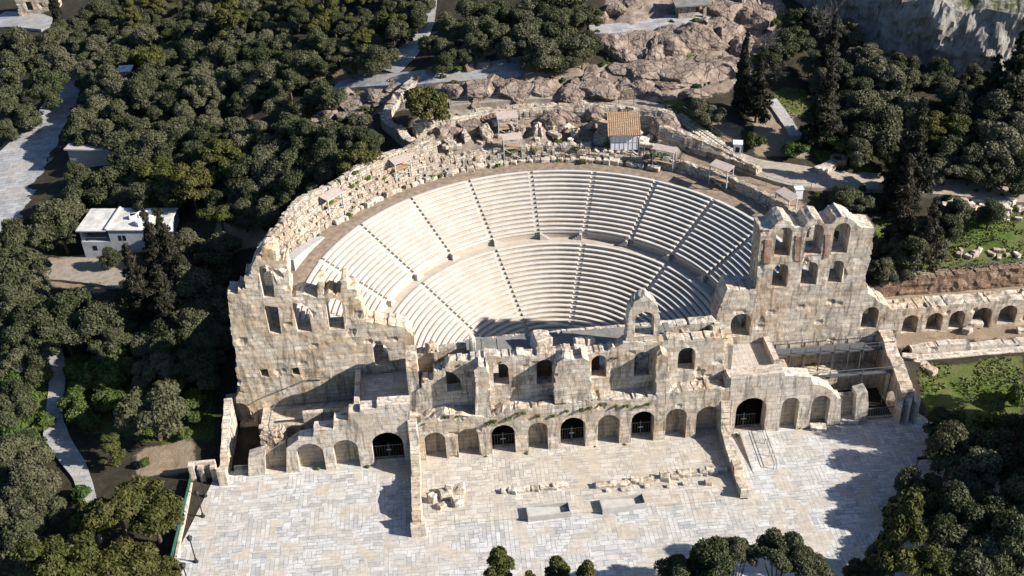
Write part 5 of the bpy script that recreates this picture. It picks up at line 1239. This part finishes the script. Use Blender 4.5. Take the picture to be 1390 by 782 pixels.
tree(757, 783, 44, 'tallpine', 'pine top at the bottom edge, second from left before the plaza', zc=6.); tree(718, 790, 30, 'tallpine', 'small pine top peeking between the two larger ones at the bottom edge', zc=7.); tree(795, 790, 40, 'tallpine', 'low pine top at the bottom edge right of the second one', zc=7.)
tree(965, 768, 86, 'olive', 'spreading grey-green tree at the bottom edge casting shade on the plaza', zc=7.); tree(1003, 755, 50, 'olive', 'grey-green tree at the bottom edge behind the spreading one', zc=7.); tree(925, 778, 60, 'olive', 'grey-green tree at the bottom edge left of the spreading one', zc=6.5)
tree(1060, 752, 62, 'olive', 'taller dark olive at the bottom edge right of the spreading one', zc=7.5); tree(1095, 768, 60, 'olive', 'darkest tree at the bottom edge, rightmost of those before the plaza', zc=6.)
# --- groups
for q in ((255, 332, 56), (282, 345, 50), (190, 410, 56), (215, 450, 56), (300, 430, 56), (300, 460, 50), (280, 500, 56), (235, 435, 60), (195, 470, 50), (300, 405, 50), (255, 475, 50), (150, 350, 34)):
    tree(q[0], q[1], q[2], 'olive', 'dark olive filling the shaded gap between the whitewashed house and the left tall wall', 'olives between house and left tall wall')
def many(lst, kind, label, group, **k):
    for q in lst: tree(q[0], q[1], q[2], q[3] if len(q) > 3 else kind, label, group, **k)
many([(38, 62, 54), (82, 86, 52), (20, 98, 62), (62, 122, 60), (14, 140, 56), (36, 160, 46), (75, 60, 44), (5, 65, 50), (62, 92, 50), (10, 178, 36)], 'olive', 'olive tree in the row left of the stone road', 'olives left of the stone road')
many([(75, 302, 76), (104, 236, 40), (40, 322, 70), (85, 318, 60), (20, 320, 50), (112, 268, 50), (98, 290, 60)], 'olive', 'olive tree in the clump between the stone road and the whitewashed house', 'olives between road and house')
many([(25, 372, 80), (45, 398, 60), (12, 412, 70), (55, 430, 70), (100, 420, 80), (138, 432, 76), (128, 428, 50), (90, 452, 70), (30, 462, 60), (150, 466, 56), (170, 430, 50), (8, 350, 60), (120, 440, 50)], 'olive', 'olive tree in the dark clump below the house forecourt', 'olives below the house forecourt')
many([(185, 385, 60, 'conifer'), (250, 392, 80), (285, 365, 60), (270, 408, 76), (225, 412, 60, 'conifer'), (300, 385, 50), (285, 430, 70), (260, 445, 70), (240, 470, 70), (285, 470, 60), (300, 335, 50), (215, 500, 60), (260, 500, 60)], 'olive', 'dark tree in the shaded strip against the outside of the left tall wall', 'trees against the left tall wall')
many([(25, 535, 46), (12, 560, 60), (18, 620, 70), (36, 606, 50), (40, 655, 80), (45, 680, 56), (20, 690, 70), (10, 650, 50), (60, 700, 60), (120, 715, 50), (30, 740, 70), (5, 760, 60), (45, 500, 50), (20, 500, 50), (100, 740, 60), (130, 770, 60, 'pine'), (48, 775, 70)], 'olive', 'tree in the lower left grove around the winding footpath', 'trees around the footpath')
many([(100, 505, 34), (115, 520, 40), (130, 500, 40), (150, 520, 50), (155, 490, 46), (180, 500, 40), (240, 525, 46), (42, 540, 32), (38, 568, 32), (35, 600, 40), (262, 545, 40), (100, 545, 40), (15, 525, 46), (140, 545, 40), (108, 560, 40), (120, 575, 34), (250, 555, 40), (235, 560, 36), (160, 545, 46), (60, 510, 40), (25, 580, 46), (55, 620, 40), (10, 590, 50), (60, 575, 34), (265, 570, 26), (250, 590, 22), (195, 630, 18)], 'bush', 'green bush in the undergrowth beside the winding footpath', 'bushes beside the footpath')
many([(1304, 168, 50, 'pine'), (1290, 200, 52), (1348, 200, 76), (1363, 148, 72), (1335, 165, 50), (1237, 148, 50), (1160, 128, 50), (1175, 145, 56), (1375, 225, 60), (1318, 225, 60), (1285, 230, 50), (1270, 170, 46, 'pine'), (1215, 140, 56), (1150, 170, 46), (1165, 205, 50), (1210, 180, 50), (1385, 180, 60), (1322, 130, 50), (1290, 130, 44), (1240, 110, 46), (1150, 100, 46), (1080, 55, 46), (1090, 30, 50), (1100, 85, 42), (1065, 70, 40), (1375, 110, 60, 'conifer'), (1345, 120, 46, 'conifer'), (1275, 100, 40), (1320, 105, 40), (1245, 175, 50), (1385, 250, 46), (1150, 45, 44), (1175, 75, 44), (1225, 90, 44), (1300, 145, 44, 'conifer'), (1345, 240, 46), (1115, 110, 44), (1140, 195, 40, 'bush'), (1210, 215, 44)], 'olive', 'tree in the dark wood at the foot of the cliff', 'wood at the foot of the cliff')
many([(1240, 345, 62), (1212, 335, 46), (1215, 365, 50), (1268, 340, 46), (1196, 365, 40), (1260, 318, 50, 'conifer'), (1225, 300, 50, 'conifer'), (1290, 310, 46), (1300, 290, 50), (1345, 290, 46)], 'olive', 'tree on the grassy slope just right of the tall arched wall', 'trees right of the arched wall')
many([(600, 85, 40), (590, 62, 40), (616, 40, 46), (650, 40, 46), (672, 42, 44), (690, 68, 40), (672, 18, 46), (640, 12, 44), (700, 20, 46), (715, 55, 56), (745, 40, 60), (770, 30, 56), (740, 75, 60), (775, 62, 56), (800, 60, 46), (725, 10, 50), (765, 5, 56), (800, 25, 44), (650, 62, 40), (625, 75, 34), (790, 75, 40), (720, 82, 44), (755, 85, 40)], 'olive', 'olive tree on the slope between the upper path and the pink rock ridge', 'olives above the upper path')
many([(1290, 620, 70), (1330, 640, 80), (1370, 620, 80), (1385, 680, 80), (1340, 700, 84), (1290, 690, 80), (1250, 660, 60), (1310, 750, 90), (1370, 750, 90), (1260, 760, 60, 'pine'), (1200, 765, 56), (1235, 690, 50), (1175, 780, 50), (1345, 585, 50, 'bush'), (1320, 600, 46), (1385, 590, 56), (1280, 725, 60), (1385, 540, 36, 'bush'), (1372, 722, 50, 'pine')], 'olive', 'tree in the deep shade of the wood at the lower right', 'dark wood at the lower right', tall=1.2)
# tall trees beyond the right side of the plaza, they throw the long shade on the paving
for x, y, s, t in ((60, -12, 1.2, 1.6), (55, -15, 1.1, 1.6), (51, -19, 1., 1.5), (66, -8, 1.3, 1.6), (57, -22, 1.2, 1.6), (66, -18, 1.3, 1.6)):
    e = empty('olive_tree', (x, y, hz(x, y)), 'tall tree at the right side of the plaza, in the shade at the picture edge', 'tree', 'tall trees right of the plaza'); e.scale = (s*1.4, s*1.4, s*t*2.0); cr, tk = KIND['olive']['v'][random.randrange(6)]
    for nm, me in (('crown', cr), ('trunk', tk)):
        c = bpy.data.objects.new(nm, me); COL.objects.link(c); c.parent = e
# --- the grove upper left
F1 = [(118, 92), (70, 38), (100, 20), (240, -14), (580, -14), (572, 48), (538, 82), (480, 92), (410, 112), (400, 122), (345, 132), (310, 150), (285, 172), (330, 175), (380, 172), (392, 150), (440, 120), (470, 115), (395, 180), (430, 165), (500, 178), (508, 192), (482, 222), (448, 248), (405, 285), (330, 296), (285, 286), (255, 272), (200, 272), (160, 280), (135, 262), (165, 222), (162, 205), (120, 190), (108, 205), (112, 160), (125, 125)]
pts = []; r2 = random.Random(21)
for _ in range(9000):
    x, y = r2.uniform(70, 580), r2.uniform(-14, 300)
    sc = .62+.42*max(0, y)/300
    if inside(F1, x, y) and all(((x-a)/(32*sc))**2+((y-b)/(19*sc))**2 > 1 for a, b in pts) and not (165 < x < 192 and 100 < y < 140) and not (95 < x < 165 and 190 < y < 250) and not (x > 545 and y > 30 and y < 90): pts.append((x, y))
for x, y in pts:
    sc = .62+.42*max(0, y)/300; kd = 'olive'; q = r2.random()
    if (x > 290 and y < 60 and q < .22) or (190 < x < 330 and y > 200 and q < .3) or q < .03: kd = 'pine'
    elif q > .985: kd = 'tallpine'
    reg_ = 'near the upper left car park and road' if x < 200 and y < 150 else 'along the top edge of the grove' if y < 45 else 'just outside the curved rim wall' if x > 370 and y > 150 else 'above the whitewashed house' if y > 180 else 'in the middle of the upper left grove' if x < 400 else 'beside the paved hill path'
    tree(x, y, (54 if kd == 'olive' else 52)*sc*r2.uniform(.8, 1.25), kd, ('grey-green olive ' if kd == 'olive' else 'yellow-green pine ')+reg_, ('olives ' if kd == 'olive' else 'pines ')+reg_)
many([(380, 150, 44), (415, 190, 60), (450, 190, 56), (480, 190, 56), (395, 225, 60), (430, 220, 60), (375, 200, 56), (360, 230, 56), (400, 255, 50), (340, 260, 56), (310, 272, 50)], 'olive', 'dense dark olive just below the pink slope outside the rim wall', 'dark olives outside the rim wall')
# cypress columns at the far left
tree(76, 14, 14, 'cypress', 'slim dark cypress beside the ruined house at the top left', tall=.9)
# --- tufts and weeds on walls and ledges
tm = []
for k in range(3):
    lb = blobs(rng, 5, .35, .3, .12, .18, .14, .26, -.2); tm.append(leafobj('grass_tuft', leaves(lb, 260, .16, rng, shell=(.2, 1.2), elong=2.2), MT['tuft']))
def tuft(p, s, label, group):
    x, y, z = p
    if 6 < z < 6.6 and y < .15 or 12 < z < 12.5 and y < 1.8:      # below the wall head: it grows out of the wall face
        Y = -.06 if z < 7 else 1.68; d = np.array(p)-CAM; q = CAM+d*((Y-CAM[1])/d[1]); p = (q[0], Y, q[2])
    if z == 0: p = (x, max(y, -.22) if y > -1.5 else y, 0)
    o = link('grass_tuft', tm[random.randrange(3)]); o.location = p; o.scale = (s, s, s*.8); o.rotation_euler = (0, 0, random.uniform(0, 6)); return tag(o, label, 'weed', group)
for px, py in ((560, 585), (575, 577), (590, 566), (607, 566), (620, 565), (663, 576), (670, 573), (690, 570), (703, 562), (712, 562), (732, 566), (752, 566), (770, 559), (790, 557), (800, 555), (815, 551), (835, 553), (850, 552), (866, 553), (880, 550), (905, 535), (930, 534), (985, 530), (745, 553), (757, 553), (730, 553), (700, 551), (655, 560)):
    tuft(P3(px, py, 6.3), random.uniform(.5, 1.0), 'green weed growing on the ledge above the nine arches', 'weeds on the arcade ledge')
for px, py in ((640, 490), (655, 498), (662, 491), (668, 486), (678, 492), (690, 485), (700, 483), (760, 480), (775, 478), (830, 488), (840, 474), (838, 487), (905, 452), (902, 472), (921, 464), (932, 455), (945, 461), (975, 458), (622, 497)):
    tuft(P3(px, py, 12.2), random.uniform(.5, 1.0), 'green weed on the broken top of the upper storey', 'weeds on the upper storey')
for px, py in ((432, 636), (500, 634), (660, 628), (715, 624), (848, 605), (808, 608), (985, 604), (1003, 600), (1085, 580), (300, 655)):
    tuft(P3(px, py, 0), random.uniform(.5, .95), 'green weed at the foot of the arches where wall meets paving', 'weeds at the foot of the arches')
for i in range(60):
    t = random.uniform(57, 150); r = random.uniform(33.1, 36.2) if i % 2 else random.uniform(36.5, 41); x, y = ring(t, r); z = 13.3 if r < 34.4 else (14.2 if t < 111 else 14.3+max(0, r-34.5)*1.2)
    if t > 111 and r > 36.4: continue
    tuft((x, y, z+.05), random.uniform(.7, 1.7), 'clump of wild grass among the stones behind the top row', 'grass clumps behind the top row')
# grass and undergrowth nobody could count
SCRUB = [(random.uniform(600, 1060), random.uniform(20, 130)) for _ in range(46)]+[(random.uniform(420, 540), random.uniform(122, 165)) for _ in range(16)]+[(random.uniform(1090, 1390), random.uniform(255, 300)) for _ in range(18)]
many([(a, b, random.uniform(7, 15)) for a, b in SCRUB], 'bush', 'low scrub growing among the rocks on the hillside', 'scrub on the hillside')
def grassfield(name, polys, n, size, mat):
    P = []
    for poly in polys:
        xs = [p[0] for p in poly]; ys = [p[1] for p in poly]; c = 0
        A = (max(xs)-min(xs))*(max(ys)-min(ys)); k = int(n*A)
        X = rng.uniform(min(xs), max(xs), k); Y = rng.uniform(min(ys), max(ys), k); ok = inside_np(poly, X, Y); X, Y = X[ok], Y[ok]
        keep = np.array([n3(a, b, 4, .25)+.35*n3(a, b, 9, .9) > -.12 for a, b in zip(X, Y)], bool)
        X, Y = X[keep], Y[keep]
        if len(X): P.append(np.stack([X, Y, height(X, Y)+.12], -1))
    C = np.concatenate(P); k = len(C); s = size*(.5+rng.random(k))[:, None]
    a = rng.normal(size=(k, 3)); a[:, 2] = .8+abs(a[:, 2])*.6; a /= np.linalg.norm(a, axis=1)[:, None]; b = np.cross(a, rng.normal(size=(k, 3))); b /= np.linalg.norm(b, axis=1)[:, None]
    p = np.stack([C-b*s*.4, C+a*s, C+b*s*.4, C-a*s*.25], 1).reshape(-1, 3)
    o = link(name, leafobj(name, p, mat)); o['kind'] = 'stuff'; return o
grassfield('grass', GRASSZ, 16, .24, MT['tuft'])
